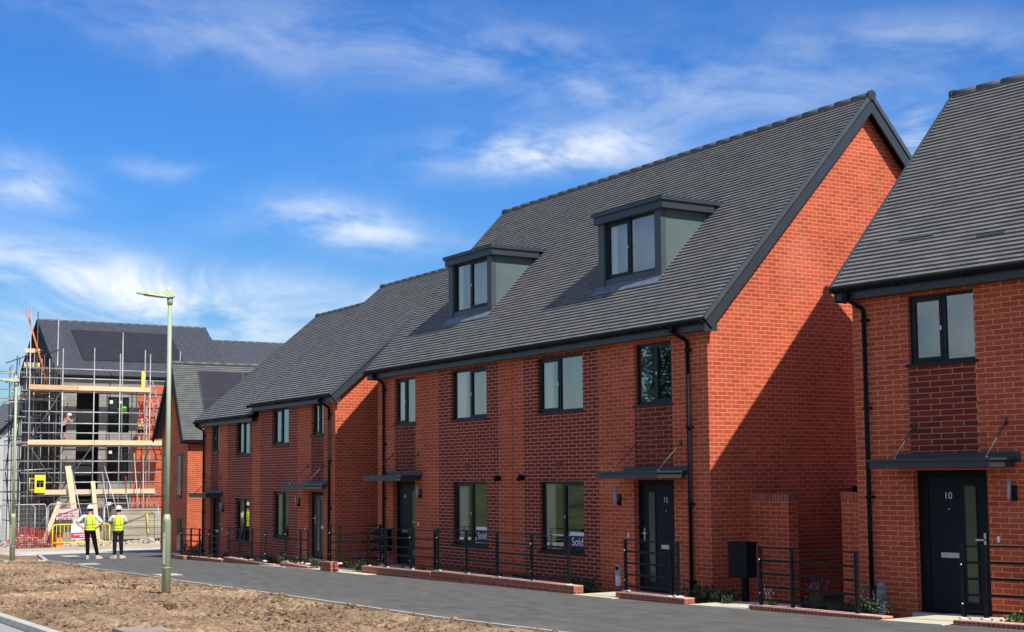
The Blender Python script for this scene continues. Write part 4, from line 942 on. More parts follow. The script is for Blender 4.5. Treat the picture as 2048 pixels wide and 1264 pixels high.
def person(loc, rz, label, J, top, trousers, vest=None, helmet='white', shoes='shoe', scale=1.0, shorts=False, sleeve=True):
    """J overrides joints; figure faces +Y locally, feet at z=0"""
    o = empty('person', loc, label, 'person', None, rz); o.scale = (scale,)*3; del o['org']
    j = dict(pel=(0,0,.95), wst=(0,0,1.08), chs=(0,0,1.32), nck=(0,0,1.50), hed=(0,.02,1.60), crn=(0,.02,1.72),
             shL=(-.19,0,1.44), elL=(-.36,-.06,1.20), wrL=(-.20,.10,1.08), shR=(.19,0,1.44), elR=(.36,-.06,1.20), wrR=(.20,.10,1.08),
             hpL=(-.09,0,.90), knL=(-.10,.02,.50), anL=(-.11,-.02,.09), hpR=(.09,0,.90), knR=(.10,.02,.50), anR=(.11,-.02,.09))
    j.update(J)
    V = lambda k: Vector(j[k])
    N = {'pel': (*j['pel'], .12), 'wst': (*j['wst'], .115, .10), 'chs': (*j['chs'], .15, .11), 'nck': (*j['nck'], .055), 'hed': (*j['hed'], .082), 'crn': (*j['crn'], .08)}
    E_ = [('pel','wst'),('wst','chs'),('chs','nck'),('nck','hed'),('hed','crn')]
    for s in 'LR':
        N['sh'+s] = (*j['sh'+s], .062); N['el'+s] = (*j['el'+s], .043); N['wr'+s] = (*j['wr'+s], .028)
        N['hp'+s] = (*j['hp'+s], .09); N['kn'+s] = (*j['kn'+s], .06); N['an'+s] = (*j['an'+s], .042)
        f = V('an'+s); fwd = Vector(j.get('ft'+s, (0,.16,-.055))); N['to'+s] = (*(f+fwd), .035)
        E_ += [('chs','sh'+s),('sh'+s,'el'+s),('el'+s,'wr'+s),('pel','hp'+s),('hp'+s,'kn'+s),('kn'+s,'an'+s),('an'+s,'to'+s)]
        w = V('wr'+s); d = (w-V('el'+s)).normalized(); d = Vector(j.get('hd'+s, tuple(d))).normalized(); side = d.cross(Vector((0,0,1))).normalized() if abs(d.z) < .9 else Vector((1,0,0)); nn = d.cross(side)
        N['pm'+s] = (*(w+d*.07), .030); E_.append(('wr'+s,'pm'+s))
        for q, ln in enumerate((.066,.075,.07,.055)):
            b = w+d*.09+side*(q-1.5)*.021; k = b+d*ln*.55+nn*.01*(q+1)*.5; t = k+d*ln*.4+nn*.022
            N[f'f{q}a'+s] = (*b, .0095); N[f'f{q}b'+s] = (*k, .009); N[f'f{q}c'+s] = (*t, .008); E_ += [('pm'+s, f'f{q}a'+s), (f'f{q}a'+s, f'f{q}b'+s), (f'f{q}b'+s, f'f{q}c'+s)]
        b = w+d*.045-side*.035; t = b+d*.04-side*.02; N['ta'+s] = (*b, .011); N['tb'+s] = (*t, .009); E_ += [('pm'+s,'ta'+s),('ta'+s,'tb'+s)]
    skin_mesh('body', N, E_, M['skin'], o)
    # trousers
    T = {'pel': (*(V('pel')+Vector((0,0,.04))), .145, .12)}; TE = []
    for s in 'LR':
        T['hp'+s] = (*j['hp'+s], .105); TE.append(('pel','hp'+s))
        kn = V('kn'+s)
        if shorts:
            T['kn'+s] = (*(V('hp'+s).lerp(kn,.85)), .09); TE.append(('hp'+s,'kn'+s))
        else:
            T['kn'+s] = (*kn, .078); T['an'+s] = (*(V('an'+s)+Vector((0,0,.01))), .062); TE += [('hp'+s,'kn'+s),('kn'+s,'an'+s)]
    skin_mesh('trousers', T, TE, M[trousers], o)
    if top:
        U = {'wst': (*(V('wst')-Vector((0,0,.06))), .135, .115), 'chs': (*j['chs'], .165, .12), 'nck': (*(V('nck')-Vector((0,0,.05))), .075)}; UE = [('wst','chs'),('chs','nck')]
        for s in 'LR':
            U['sh'+s] = (*j['sh'+s], .078); U['el'+s] = (*(V('sh'+s).lerp(V('el'+s), .92)), .066); UE += [('chs','sh'+s)] + ([('sh'+s,'el'+s)] if sleeve else [])
            if not sleeve: U.pop('el'+s)
        skin_mesh('shirt', U, UE, M[top], o)
    if vest:
        a = V('wst')-(V('wst')-V('pel')).normalized()*.12; b = V('chs'); c = V('nck')-Vector((0,0,.03)); ax = (c-a).normalized(); si = (V('shR')-V('shL')).normalized(); fo = si.cross(ax).normalized()*-1
        secs = [(0,.175,.135),(.10,.165,.13),(.2,.172,.135),(.3,.185,.14),(.4,.19,.14),(.47,.165,.12),(.52,.10,.085)]; L = (c-a).length/.52
        def ringpt(t, w, d, th, e=0): return a + ax*t*L + si*(w+e)*math.cos(th) + fo*(d+e)*math.sin(th)
        mbv = MB(); n = 20
        for (t0,w0,d0),(t1,w1,d1) in zip(secs, secs[1:]):
            for i in range(n):
                p, q = 2*math.pi*i/n, 2*math.pi*(i+1)/n; mbv.quad([ringpt(t0,w0,d0,p), ringpt(t0,w0,d0,q), ringpt(t1,w1,d1,q), ringpt(t1,w1,d1,p)], 0, True)
        mbv.open = True; vo = mbv.build('hi_vis_vest', M[vest], o)
        tp = MB(); tp.open = True
        for tt in (.08, .185):
            for i in range(n):
                p, q = 2*math.pi*i/n, 2*math.pi*(i+1)/n; w = interp(tt,[s_[0] for s_ in secs],[s_[1] for s_ in secs]); d = interp(tt,[s_[0] for s_ in secs],[s_[2] for s_ in secs])
                tp.quad([ringpt(tt-.014,w,d,p,.006), ringpt(tt-.014,w,d,q,.006), ringpt(tt+.014,w,d,q,.006), ringpt(tt+.014,w,d,p,.006)], 0, True)
        for th in (-2.1,-1.04,1.04,2.1):
            pr = None
            for tt in (.20,.28,.36,.44,.49):
                w = interp(tt,[s_[0] for s_ in secs],[s_[1] for s_ in secs]); d = interp(tt,[s_[0] for s_ in secs],[s_[2] for s_ in secs]); q0, q1 = ringpt(tt,w,d,th-.08,.007), ringpt(tt,w,d,th+.08,.007)
                if pr: tp.quad([pr[0], pr[1], q1, q0])
                pr = (q0, q1)
        tp.build('reflective_tape', M['reflect'], vo)
        lg = MB(); lg.open = True
        for th, hw in ((-1.82,.10),(-1.33,.10)):
            tt = .33; w = interp(tt,[s_[0] for s_ in secs],[s_[1] for s_ in secs]); d = interp(tt,[s_[0] for s_ in secs],[s_[2] for s_ in secs]); lg.quad([ringpt(.315,w,d,th-hw,.009), ringpt(.315,w,d,th+hw,.009), ringpt(.345,w,d,th+hw,.009), ringpt(.345,w,d,th-hw,.009)])
        lg.build('back_print', M['white_sign'], vo)
    # head details: hair, face, helmet
    hc = V('crn'); hd = (V('crn')-V('nck')).normalized()
    hm = MB(); hm.ball(tuple(hc-Vector((0,0,.07))), .093, 12, 8, sc=(.92,1.02,1.05)); ho = hm.build('hair', M['hair'], o)
    fc = MB(); fc.ball(tuple(hc+Vector((0,.062,-.075))), .05, 10, 6, sc=(1,.9,1.3)); fc.ball(tuple(hc+Vector((0,.112,-.085))), .015, 6, 4, sc=(.8,1.2,1.2))
    for e in (-1, 1): fc.ball(tuple(hc+Vector((e*.095,.0,-.085))), .022, 6, 4, sc=(.5,.8,1.2))
    fc.build('face', M['skin'], o)
    ey = MB()
    for e in (-1, 1): ey.ball(tuple(hc+Vector((e*.028,.104,-.055))), .009, 6, 4)
    ey.box(hc.x-.02, hc.x+.02, hc.y+.103, hc.y+.112, hc.z-.122, hc.z-.116); ey.build('eyes', M['hair'], o)
    if helmet:
        hl = MB(); c = hc + Vector((0,-.005,-.03)); n = 14
        prof = [(.118,0),(.116,.03),(.105,.07),(.08,.105),(.045,.125),(.0,.132)]
        for (r1,z1),(r2,z2) in zip(prof, prof[1:]):
            for i in range(n):
                p, q = 2*math.pi*i/n, 2*math.pi*(i+1)/n; f = lambda r_, z_, t: (c.x+r_*math.cos(t)*.95, c.y+r_*math.sin(t)*1.12, c.z+z_)
                hl.quad([f(r1,z1,p), f(r1,z1,q), f(r2,z2,q), f(r2,z2,p)] if r2 > 0 else [f(r1,z1,p), f(r1,z1,q), f(r2,z2,q)], 0, True)
        for i in range(n):
            p, q = 2*math.pi*i/n, 2*math.pi*(i+1)/n; rb = lambda t: .118+.018+.035*max(0, math.sin(t)); hl.quad([(c.x+.118*math.cos(p)*.95,c.y+.118*math.sin(p)*1.12,c.z),(c.x+.118*math.cos(q)*.95,c.y+.118*math.sin(q)*1.12,c.z),(c.x+rb(q)*math.cos(q),c.y+rb(q)*math.sin(q)*1.12,c.z-.008),(c.x+rb(p)*math.cos(p),c.y+rb(p)*math.sin(p)*1.12,c.z-.008)])
        hl.open = True; hl.build('hard_hat', M[helmet], o)
    for s in 'LR':
        f = V('an'+s); fwd = Vector(j.get('ft'+s, (0,.16,-.055))); dv = Vector((fwd.x,fwd.y,0)).normalized(); sd = Vector((dv.y,-dv.x,0)); b = MB(); z0 = f.z-.09
        ring = lambda t, w, h: [f*1+dv*t+sd*w+Vector((0,0,z0-f.z)), f*1+dv*t-sd*w+Vector((0,0,z0-f.z)), f*1+dv*t-sd*w*.8+Vector((0,0,z0-f.z+h)), f*1+dv*t+sd*w*.8+Vector((0,0,z0-f.z+h))]
        rg = [ring(-.075,.032,.09), ring(-.02,.042,.12), ring(.08,.048,.085), ring(.16,.046,.06), ring(.205,.028,.035)]
        for p, q in zip(rg, rg[1:]):
            for i in range(4): b.quad([p[i], p[(i+1)%4], q[(i+1)%4], q[i]])
        b.quad(rg[0]); b.quad(rg[-1]); b.build('shoe', M[shoes], o)
    return o
face = yaw + R(10)   # looking away from the camera, at the site
def gp(x, y): return (x, y, zg(x)+.004)
person(gp(-28.71,-3.16), face, 'person in white hard hat and yellow vest, hands on hips, legs apart',
       dict(hpR=(.10,0,.90), knR=(.17,.03,.50), anR=(.27,-.02,.09), ftR=(.12,.13,-.055), knL=(-.07,.02,.50), anL=(-.06,-.03,.09), elL=(-.44,-.07,1.20), wrL=(-.22,-.02,1.03), hdL=(.5,.4,-.35), elR=(.42,-.08,1.18), wrR=(.20,-.02,1.03), hdR=(-.5,.4,-.35), shL=(-.2,0,1.44)), 'white_cloth', 'black_cloth', 'hiviz', 'white', scale=1.0)
person(gp(-27.95,-2.42), face, 'person in white hard hat and yellow vest, arms held in front',
       dict(knL=(-.11,.0,.50), anL=(-.11,-.03,.09), ftL=(-.13,.10,-.055), anR=(.12,.02,.09), ftR=(.09,.13,-.055), elL=(-.34,.05,1.22), wrL=(-.13,.24,1.20), elR=(.27,.06,1.2), wrR=(.06,.24,1.18)), 'white_cloth', 'navy_cloth', 'hiviz', 'white', scale=.97)

# ================================================================== scaffolding
XS0, XS1 = -55.15, -56.35      # outer and inner rows of standards
sc = root('scaffolding', (-55.5, 4, -1.4), 'tall grey tube scaffolding with timber decks around the unfinished building', 'scaffolding')
zgd = zg(-55.5)
def tube_part(name, a, b, m_='galv', r_=.031, par=None):
    t = MB(); t.tube(a, b, r_, n=8); return t.build(name, M[m_], par or sc)
ysts = [.55, 2.22, 3.85, 5.22, 6.85, 8.5]
tops = [11.2, 8.9, 9.0, 8.75, 8.8, 9.0]
for y, tp in zip(ysts, tops): tube_part('standard', (XS0, y, zgd), (XS0, y, tp))
tube_part('standard', (XS0-.05, 5.36, 3.0), (XS0-.05, 5.36, 9.9)); tube_part('standard', (XS0-.05, 6.58, 3.0), (XS0-.05, 6.58, 9.0))
for y in (.9, 2.4, 8.3): tube_part('standard', (XS1, y, zgd), (XS1, y, 8.2), 'galv_dark')
tube_part('standard', (XS1, 7.05, -1.3), (XS1, 7.05, 7.0))
decks = (6.72, 3.86, 1.28)
for k, zd in enumerate(decks):
    y1 = (6.9, 7.9, 7.2)[k]; y0 = (.5, .5, 1.3)[k]
    for q, xx in enumerate((-55.20,-55.44,-55.68,-55.92,-56.16)):
        b = MB(); b.box(xx-.11, xx+.11, y0, y1, zd, zd+.038); b.build('deck_board', M['wood2' if k == 0 and q < 1 else 'wood'], sc)
    ys_ = [y0, (3.0,3.9,3.7)[k], y1]
    for i, (a, b_) in enumerate(zip(ys_, ys_[1:])):
        b = MB(); b.box(XS0+.03, XS0+.065, a, b_-.03, zd+.0, zd+.25); b.build('toe_board', M['wood2' if (k == 0 and i == 0) else 'wood'], sc)
    for dz, nm in ((-.06,'ledger'),(.62,'guard_rail'),(1.12,'guard_rail'),(1.72,'ledger')):
        if k == 0 and dz > 1.2: continue
        tube_part(nm, (XS0-.05, .2, zd+dz), (XS0-.05, 8.7, zd+dz+.0), 'galv')
    for yy in [.6+i*.8 for i in range(10)]:
        tube_part('transom', (XS0+.12, yy, zd-.03), (XS1-.15, yy, zd-.03), 'galv_dark', .024)
    tube_part('ledger', (XS1+.05, .4, zd-.06), (XS1+.05, 8.6, zd-.06), 'galv_dark')
for a, b in (((XS0,.6,-1.2),(XS0,2.2,1.2)),((XS0,.6,3.8),(XS0,2.2,1.4)),((XS0,2.2,1.4),(XS0,3.8,3.8)),((XS0,2.2,6.7),(XS0,.6,4.0)),((XS0+.02,6.9,3.9),(XS0+.02,7.9,6.6)),((XS0+.02,6.2,1.3),(XS0+.02,6.9,3.8))): tube_part('brace', a, b, 'galv_dark')
# dense end bay on the left (gable side)
rnd = random.Random(3)
for i in range(24):
    y = 1.15 if i % 2 else 2.15; x = -56-i*.30; tube_part('standard', (x, y+rnd.uniform(-.1,.1), zg(x)), (x, y, 8.0+rnd.random()*1.2 if i > 1 else 10.9), 'galv_dark' if i % 3 else 'galv')
for i in range(9):
    z = -.2+i*1.12; tube_part('ledger', (-55.2, 1.15, z), (-64, 1.15, z), 'galv_dark'); tube_part('ledger', (-55.2, 2.1, z+.1), (-64, 2.1, z+.1), 'galv_dark')
for i in range(22):
    z = rnd.choice((1.3,2.5,3.9,4.4,5.3,6.2,7.0,7.9,8.4)); x = -56-rnd.random()*6; tube_part('transom', (x, .35-rnd.random()*.7, z+rnd.random()*.2), (x, 2.3, z+rnd.random()*.2), 'galv')
for i in range(4):
    x = -56-i*1.8; tube_part('brace', (x, 1.1, -1), (x-1.8, 1.1, 2.5), 'galv_dark'); tube_part('brace', (x-1.8, 1.1, 2.6), (x, 1.1, 6.2), 'galv_dark')
for z in (1.4, 4.0, 6.7):
    b = MB(); b.box(-64,-55.9,1.2,2.1,z,z+.04); b.build('deck_board', M['wood2'], sc)
for z in (8.0, 8.75):
    b = MB(); b.box(-56.6,-56.55,.55,1.35,z,z+.22); b.build('stair_guard', M['wood'], sc)
tube_part('orange_tube', (-55.4,1.5,7.0), (-55.4,.35,10.9), 'orange', .045)
y_ = MB(); y_.box(XS0+.02,XS0+.06,6.36,6.52,6.95,7.85); y_.build('yellow_upright', M['yellow'], sc)
def ladder(a, b, label):
    a = Vector(a); b = Vector(b); o = root('ladder', tuple(a), label, 'ladder'); s = Vector((0,.17,0))
    for e in (-1, 1):
        t = MB(); t.bar(a+s*e, b+s*e, .03, .06); t.build('stile', M['galv'], o)
    t = MB(); n = 11
    for i in range(1, n): p = a.lerp(b, i/n); t.tube(p-s, p+s, .016, n=6)
    t.build('rungs', M['galv'], o)
ladder((-56.2,8.1,3.95), (-56.0,7.05,7.4), 'aluminium ladder leaning at the right end of the top deck')
# yellow loading gate
g = root('yellow_gate', (XS0+.08, 1.0, 1.35), 'yellow plastic access gate hung on the scaffolding', 'gate')
b = MB(); gy0, gy1, gz0, gz1, gx = .88, 1.42, 1.38, 2.30, XS0+.10
for q in ((gy0,gy1,gz1-.28,gz1),(gy0,gy1,gz0,gz0+.28),(gy0,gy0+.09,gz0+.28,gz1-.28),(gy1-.09,gy1,gz0+.28,gz1-.28)): b.box(gx, gx+.05, q[0], q[1], q[2], q[3])
b.build('panel', M['yellow'], g)
b = MB()
for z in (gz0+.15, gz1-.2): b.tube((gx,gy0-.25,z),(gx,gy0,z),.02,n=6)
b.tube((gx,gy0-.25,gz0+.1),(gx,gy0-.25,gz1-.15),.02,n=6); b.build('hinge_frame', M['yellow'], g)
# leaning timbers and tubes at the foot
def leaning(a, b, kind, label, w=.22):
    o = root('timber_board' if kind == 'board' else 'loose_pole', a, label, 'board' if kind == 'board' else 'pole', 'boards leaning on the scaffolding' if kind == 'board' else 'loose tubes leaning on the scaffolding')
    t = MB()
    if kind == 'board': t.bar(a, b, w, .045, up=(1,0,0)); t.build('plank', M['wood'], o)
    else: t.tube(a, b, .028, n=8); t.tube(b, Vector(b)+(Vector(b)-Vector(a)).normalized()*.03, .033, n=8); t.build('tube', M['galv'], o)
xg = -54.3; zl = zg(xg)
leaning((xg,3.0,zl+.05), (XS0+.1,2.55,2.75), 'board', 'wide pale board standing against the scaffolding behind the left person', .30)
leaning((xg,4.0,zl+.05), (XS0+.1,3.85,1.95), 'board', 'shorter pale board standing just above the left person', .22)
leaning((xg,1.15,zl+.05), (XS0+.1,2.15,.9), 'board', 'board slanting up from the rubble at the left end of the scaffold', .22)
leaning((xg,3.45,zl), (XS0+.1,2.75,2.5), 'pole', 'loose tube leaning beside the wide board')
leaning((xg,4.75,zl), (XS0+.1,4.35,2.3), 'pole', 'loose tube leaning between the two people, nearly upright')
leaning((xg,5.35,zl+.4), (XS0+.1,4.45,2.7), 'pole', 'long loose tube leaning steeply to the right between the people')
leaning((xg,6.2,zl+.3), (XS0+.1,6.0,3.4), 'pole', 'tallest loose tube right behind the right person')
leaning((xg,6.35,zl+.3), (XS0+.1,6.5,3.3), 'pole', 'upright loose tube at the right of the tallest one')
o = root('loose_pole', (xg,5.9,zl+.1), 'loose tube with a red upper end behind the right person', 'pole', 'loose tubes leaning on the scaffolding')
t = MB(); t.tube((xg,5.9,zl+.1),(XS0+.05,5.62,1.3),.028,n=8); t.build('tube', M['galv'], o); t = MB(); t.tube((XS0+.05,5.62,1.3),(XS0+.1,5.58,2.2),.03,n=8); t.build('red_end', M['redp'], o)
# scaffold workers
person((-55.6,2.40,3.90), R(20), 'scaffold worker in a white hard hat and dark shorts bending forward on the middle deck', dict(pel=(0,-.06,.92), wst=(0,0,1.05), chs=(0,.16,1.24), nck=(0,.26,1.38), hed=(0,.30,1.44), crn=(0,.36,1.55), shL=(-.19,.20,1.34), elL=(-.30,.30,1.12), wrL=(-.12,.48,1.22), shR=(.19,.20,1.34), elR=(.30,.32,1.14), wrR=(.10,.50,1.25), hdL=(.4,.6,.5), hdR=(-.4,.6,.5)), None, 'black_cloth', None, 'white', shorts=True)
person((-55.65,6.55,3.90), R(70), 'scaffold worker in a pink hard hat and yellow vest bending over on the deck', dict(pel=(0,-.12,.86), wst=(0,0,.98), chs=(0,.22,1.12), nck=(0,.34,1.22), hed=(0,.40,1.26), crn=(0,.47,1.34), shL=(-.19,.25,1.20), elL=(-.26,.42,1.0), wrL=(-.10,.6,1.1), shR=(.19,.25,1.20), elR=(.30,.36,1.35), wrR=(.16,.5,1.5), knL=(-.12,.10,.47), knR=(.12,.10,.47), hdL=(.2,.6,.4), hdR=(-.2,.4,.8)), 'rust', 'black_cloth', 'hiviz', 'pink', shorts=True)

# ================================================================== site fence, barriers, skip, rubble
def fence_panel(a, b, label, h=2.0, nv=34):
    a = Vector((a[0],a[1],zg(a[0])+.12)); b = Vector((b[0],b[1],zg(b[0])+.12)); o = root('fence_panel', tuple(a), label, 'fence', 'wire fence panels around the site')
    U = Vector((0,0,h)); t = MB(); t.path([a, a+U*.93, a+U+(b-a)*.04, b+U-(b-a)*.04, b+U*.93, b, a], .024, 8); t.build('frame', M['galv'], o)
    w = MB(); w.open = True; n = (b-a).cross(U).normalized(); s = (b-a).normalized()*.004
    for i in range(1, nv):
        p = a.lerp(b, i/nv); w.quad([p-s, p+s, p+s+U, p-s+U])
    for i in range(1, 9):
        q = U*(i/9); zz_ = Vector((0,0,.004)); w.quad([a+q-zz_, b+q-zz_, b+q+zz_, a+q+zz_])
    w.build('wire_mesh', M['galv'], o)
    f = MB(); f.box(a.x-.12, a.x+.12, a.y-.3, a.y+.3, a.z-.12, a.z+.01); f.build('foot_block', M['grey_box'], o)
fence_panel((-58.5,-2.6), (-52.2,.3), 'wire fence panel at the far left of the site', 2.0)
fence_panel((-51.9,-1.4), (-50.9,.55), 'short wire fence panel between the left lamp post and the barrier')
fence_panel((-50.9,.62), (-51.9,3.6), 'wire fence panel behind the person with hands on hips')
fence_panel((-51.95,3.65), (-53.1,6.75), 'wire fence panel in front of the grey-brown skip')
# skip
o = root('skip', (-53.9,6.2,zg(-53.9)), 'long grey-brown slope-ended skip behind the wire fence', 'skip')
x0s, x1s = -55.0, -53.55; z0s = zg(-54)+.28; z1s = z0s+1.55
b = MB(); prof = [(4.45,z0s),(4.85,z1s),(9.2,z1s),(9.2,z0s)]
for xx in (x0s, x1s): b.quad([(xx,*p) for p in prof])
b.quad([(x0s,4.45,z0s),(x1s,4.45,z0s),(x1s,4.85,z1s),(x0s,4.85,z1s)]); b.quad([(x0s,9.2,z0s),(x1s,9.2,z0s),(x1s,9.2,z1s),(x0s,9.2,z1s)]); b.quad([(x0s,4.45,z0s),(x1s,4.45,z0s),(x1s,9.2,z0s),(x0s,9.2,z0s)]); b.quad([(x0s,4.85,z1s-.3),(x1s,4.85,z1s-.3),(x1s,9.2,z1s-.3),(x0s,9.2,z1s-.3)])
b.build('body', M['skip'], o)
b = MB()
for i in range(3): b.box(x1s+.001, x1s+.03, 4.55+.1*i, 9.2, z0s+.38*(i+.6)-.02, z0s+.38*(i+.6)+.02)
b.box(x1s+.001, x1s+.04, 4.85, 9.2, z1s-.06, z1s+.02); b.build('rib', M['skip'], o)
b = MB(); b.box(x0s+.1,x1s-.02,4.55,9.1,z0s-.12,z0s-.002); b.box(x0s+.2,x1s-.1,4.55,4.75,z0s-.3,z0s-.121); b.box(x0s+.2,x1s-.1,8.8,9.0,z0s-.3,z0s-.121); b.build('skid', M['black'], o)
o = root('yellow_strap', (-53.4,6.9,zg(-53.4)), 'yellow hanging strap on the fence before the skip', 'strap')
b = MB(); b.tube((-53.45,6.33,-.55),(-53.45,6.25,.35),.05,.04,n=6); b.tube((-53.45,6.36,-.85),(-53.45,6.33,-.55),.03,.05,n=6); b.tube((-53.45,6.25,.35),(-53.45,6.27,1.0),.008,n=5); b.build('strap', M['yellow'], o)
# yellow pedestrian barrier with a site sign
bx, by0, by1 = -49.9, .62, 3.35; bz = zg(bx)
o = root('pedestrian_barrier', (bx, by0, bz), 'yellow pedestrian barrier with vertical bars behind the site sign', 'barrier')
b = MB(); b.path([(bx,by0,bz),(bx,by0,bz+1.0),(bx,by0+.1,bz+1.12),(bx,by1-.1,bz+1.12),(bx,by1,bz+1.0),(bx,by1,bz)], .03, 8); b.tube((bx,by0,bz+.25),(bx,by1,bz+.25),.026,n=8)
for i in range(1, 15): b.tube((bx,by0+(by1-by0)*i/15,bz+.25),(bx,by0+(by1-by0)*i/15,bz+1.12),.012,n=6)
b.build('frame', M['yellow'], o)
b = MB(); b.box(bx-.3,bx+.3,by0-.04,by0+.04,bz,bz+.05); b.box(bx-.3,bx+.3,by1-.04,by1+.04,bz,bz+.05); b.build('feet', M['yellow'], o)
o = root('site_sign', (bx+.08,2.1,bz+.4), 'white and red site warning sign with a hand symbol on the yellow barrier', 'sign')
sx = bx+.05; b = MB(); b.box(sx,sx+.02,1.48,2.62,bz+.40,bz+1.12); b.build('board', M['white_sign'], o)
b = MB(); b.box(sx+.021,sx+.028,1.48,2.62,bz+.44,bz+.72); b.build('red_band', M['red_sign'], o)
b = MB(); cy, cz = 2.14, bz+.92
for i in range(20):
    p, q = 2*math.pi*i/20, 2*math.pi*(i+1)/20; b.quad([(sx+.024,cy+.13*math.cos(p),cz+.13*math.sin(p)),(sx+.024,cy+.13*math.cos(q),cz+.13*math.sin(q)),(sx+.024,cy+.165*math.cos(q),cz+.165*math.sin(q)),(sx+.024,cy+.165*math.cos(p),cz+.165*math.sin(p))])
b.open = True; b.build('red_ring', M['red_sign'], o)
b = MB(); b.ball((sx+.02,cy,cz-.02),.06,8,5,sc=(.2,1,1.1)); b.box(sx+.021,sx+.026,cy-.05,cy+.05,cz+.03,cz+.09); b.build('hand_symbol', M['black'], o)
b = MB()
for r_, w in ((.62,.9),(.535,.3)): 
    k = int(w/.06)
    for i in range(k): b.box(sx+.0285,sx+.031,2.05-w/2+i*.06,2.05-w/2+i*.06+.04,bz+r_-.02,bz+r_+.02)
b.build('white_lines', M['white_sign'], o)
o = root('back_sign', (-52.6,2.0,zg(-52.6)), 'pink and white printed banner hung on the fence behind the yellow barrier', 'sign')
b = MB(); b.box(-51.72,-51.69,1.2,2.3,.06,.60); b.build('banner', varied('pink_banner', (.70,.50,.48), .8, .2, 2), o)
b = MB()
for r_ in range(3):
    yy = 1.3
    while yy < 2.0: 
        l = random.uniform(.1,.3); b.box(-51.688,-51.685,yy,yy+l,.08+r_*.13,.13+r_*.13); yy += l+.06
b.build('print', M['redp'], o)
# red plastic mesh, orange base, rubble, debris
o = root('red_mesh', (-50.6,-.9,zg(-50.6)), 'sagging red plastic safety mesh beside the left fence panel', 'safety mesh')
b = MB(); b.open = True; n = 26
def mp(i, j): t = i/n; y = -1.0+t*2.2; return (-50.4+.12*math.sin(t*9), y, zg(-50.4)+.05+(.9+.12*math.sin(t*5+.5)-t*.1)*(j/9))
for i in range(n+1):
    p, q = mp(i,0), mp(i,9); b.tube(p, q, .017, n=4)
for j in range(10): b.path([mp(i,j) for i in range(0,n+1,2)], .017, 4)
b.build('mesh', M['redp'], o)
o = root('orange_block', (-50.2,1.35,zg(-50.2)), 'orange plastic barrier foot at the left end of the yellow barrier', 'barrier foot')
b = MB(); b.hexa([(-50.5,.8,zg(-50.2)),(-49.9,.8,zg(-50.2)),(-49.9,1.2,zg(-50.2)),(-50.5,1.2,zg(-50.2)),(-50.35,.88,zg(-50.2)+.5),(-50.05,.88,zg(-50.2)+.5),(-50.05,1.1,zg(-50.2)+.5),(-50.35,1.1,zg(-50.2)+.5)]); b.build('block', M['orange'], o)
def heap(cx, cy, rx, ry, h, m_, label, n=260):
    z = zg(cx); mb = MB()
    for i in range(n):
        a = random.uniform(0,6.28); q = math.sqrt(random.random()); x = cx+rx*q*math.cos(a); y = cy+ry*q*math.sin(a); s = random.uniform(.05,.16)
        mb.ball((x,y,z+h*(1-q)*random.uniform(.5,1)), s, 5, 3, m=random.choice((0,0,1)), jit=.7)
    for f in range(len(mb.sm)): mb.sm[f] = False
    o = mb.build('rubble_heap', m_); o['kind'] = 'stuff'
pale = varied('pale_rubble', (.55,.48,.40), .9, .2, 3)
heap(-53.2,.0,1.5,1.6,.7,[pale, M['brick']],'', 300); heap(-51.8,2.9,.9,1.6,.35,[pale, M['sand']],'',160); heap(-53.6,6.5,.8,2.6,.25,[pale, M['sand']],'',160); heap(-60,-3.5,3,2.5,.6,[M['sand'], pale],'',200)

# stack of wrapped materials by far left fence
o = root('material_stack', (-57.5,-2.2,zg(-57)), 'pale wrapped stack of materials behind the far left fence panel', 'stack')
b = MB(); b.box(-58.2,-57.0,-3.3,-1.0,zg(-57),zg(-57)+1.7); b.build('wrapped_load', varied('grey_wrap', (.45,.47,.50), .5, .15, 2), o); b = MB(); b.box(-58.3,-56.9,-3.3,-1.0,zg(-57)-.2,zg(-57)-.001); b.build('pallet', M['wood'], o)

# ================================================================== across the street (mirrored in the windows)
mb = MB()
for i in range(30):
    for j in range(8):
        f = lambda a, b: (-130+a*6.5, -24-b*5, zg(-130+a*6.5)+ (0 if b == 0 else 1.2*b**.9*(.8+.3*noise.noise(Vector((a*.3,b*.4,0))))))
        mb.quad([f(i,j), f(i+1,j), f(i+1,j+1), f(i,j+1)], 0, True)
struct(mb.build('grass_bank', M['grass']))
def tree(x, y, h, r, label):
    z = zg(x)+2.5; o = root('tree', (x,y,z), label, 'tree', 'trees on the grass bank behind the viewer')
    t = MB(); t.tube((x,y,z-1.5),(x+.2,y,z+h*.45),.22,.13,n=8)
    for i in range(6): a = i*1.1; t.tube((x+.15,y,z+h*(.25+.05*i)),(x+math.cos(a)*r*.6,y+math.sin(a)*r*.6,z+h*(.5+.07*i)),.08,.03,n=6)
    t.build('trunk', M['stem'], o)
    f = MB(); f.open = True; cl = [(random.gauss(0,.42)*r,random.gauss(0,.42)*r,h*random.uniform(.38,1)) for _ in range(34)]
    for i in range(2600):
        c = random.choice(cl); p = Vector((x+c[0]+random.gauss(0,.5),y+c[1]+random.gauss(0,.5),z+c[2]+random.gauss(0,.45))); u = Vector((random.gauss(0,1),random.gauss(0,1),random.gauss(0,1))).normalized(); v = u.orthogonal().normalized(); l = .26
        f.quad([p,p+u*l*.5+v*l*.35,p+u*l,p+u*l*.5-v*l*.35])
    f.build('crown', M['foliage'], o)
tree(-43.5,-33,8,2.0,'nearer leafy tree on the grass bank across the road'); tree(-49.5,-38,9,2.1,'farther leafy tree on the grass bank across the road')

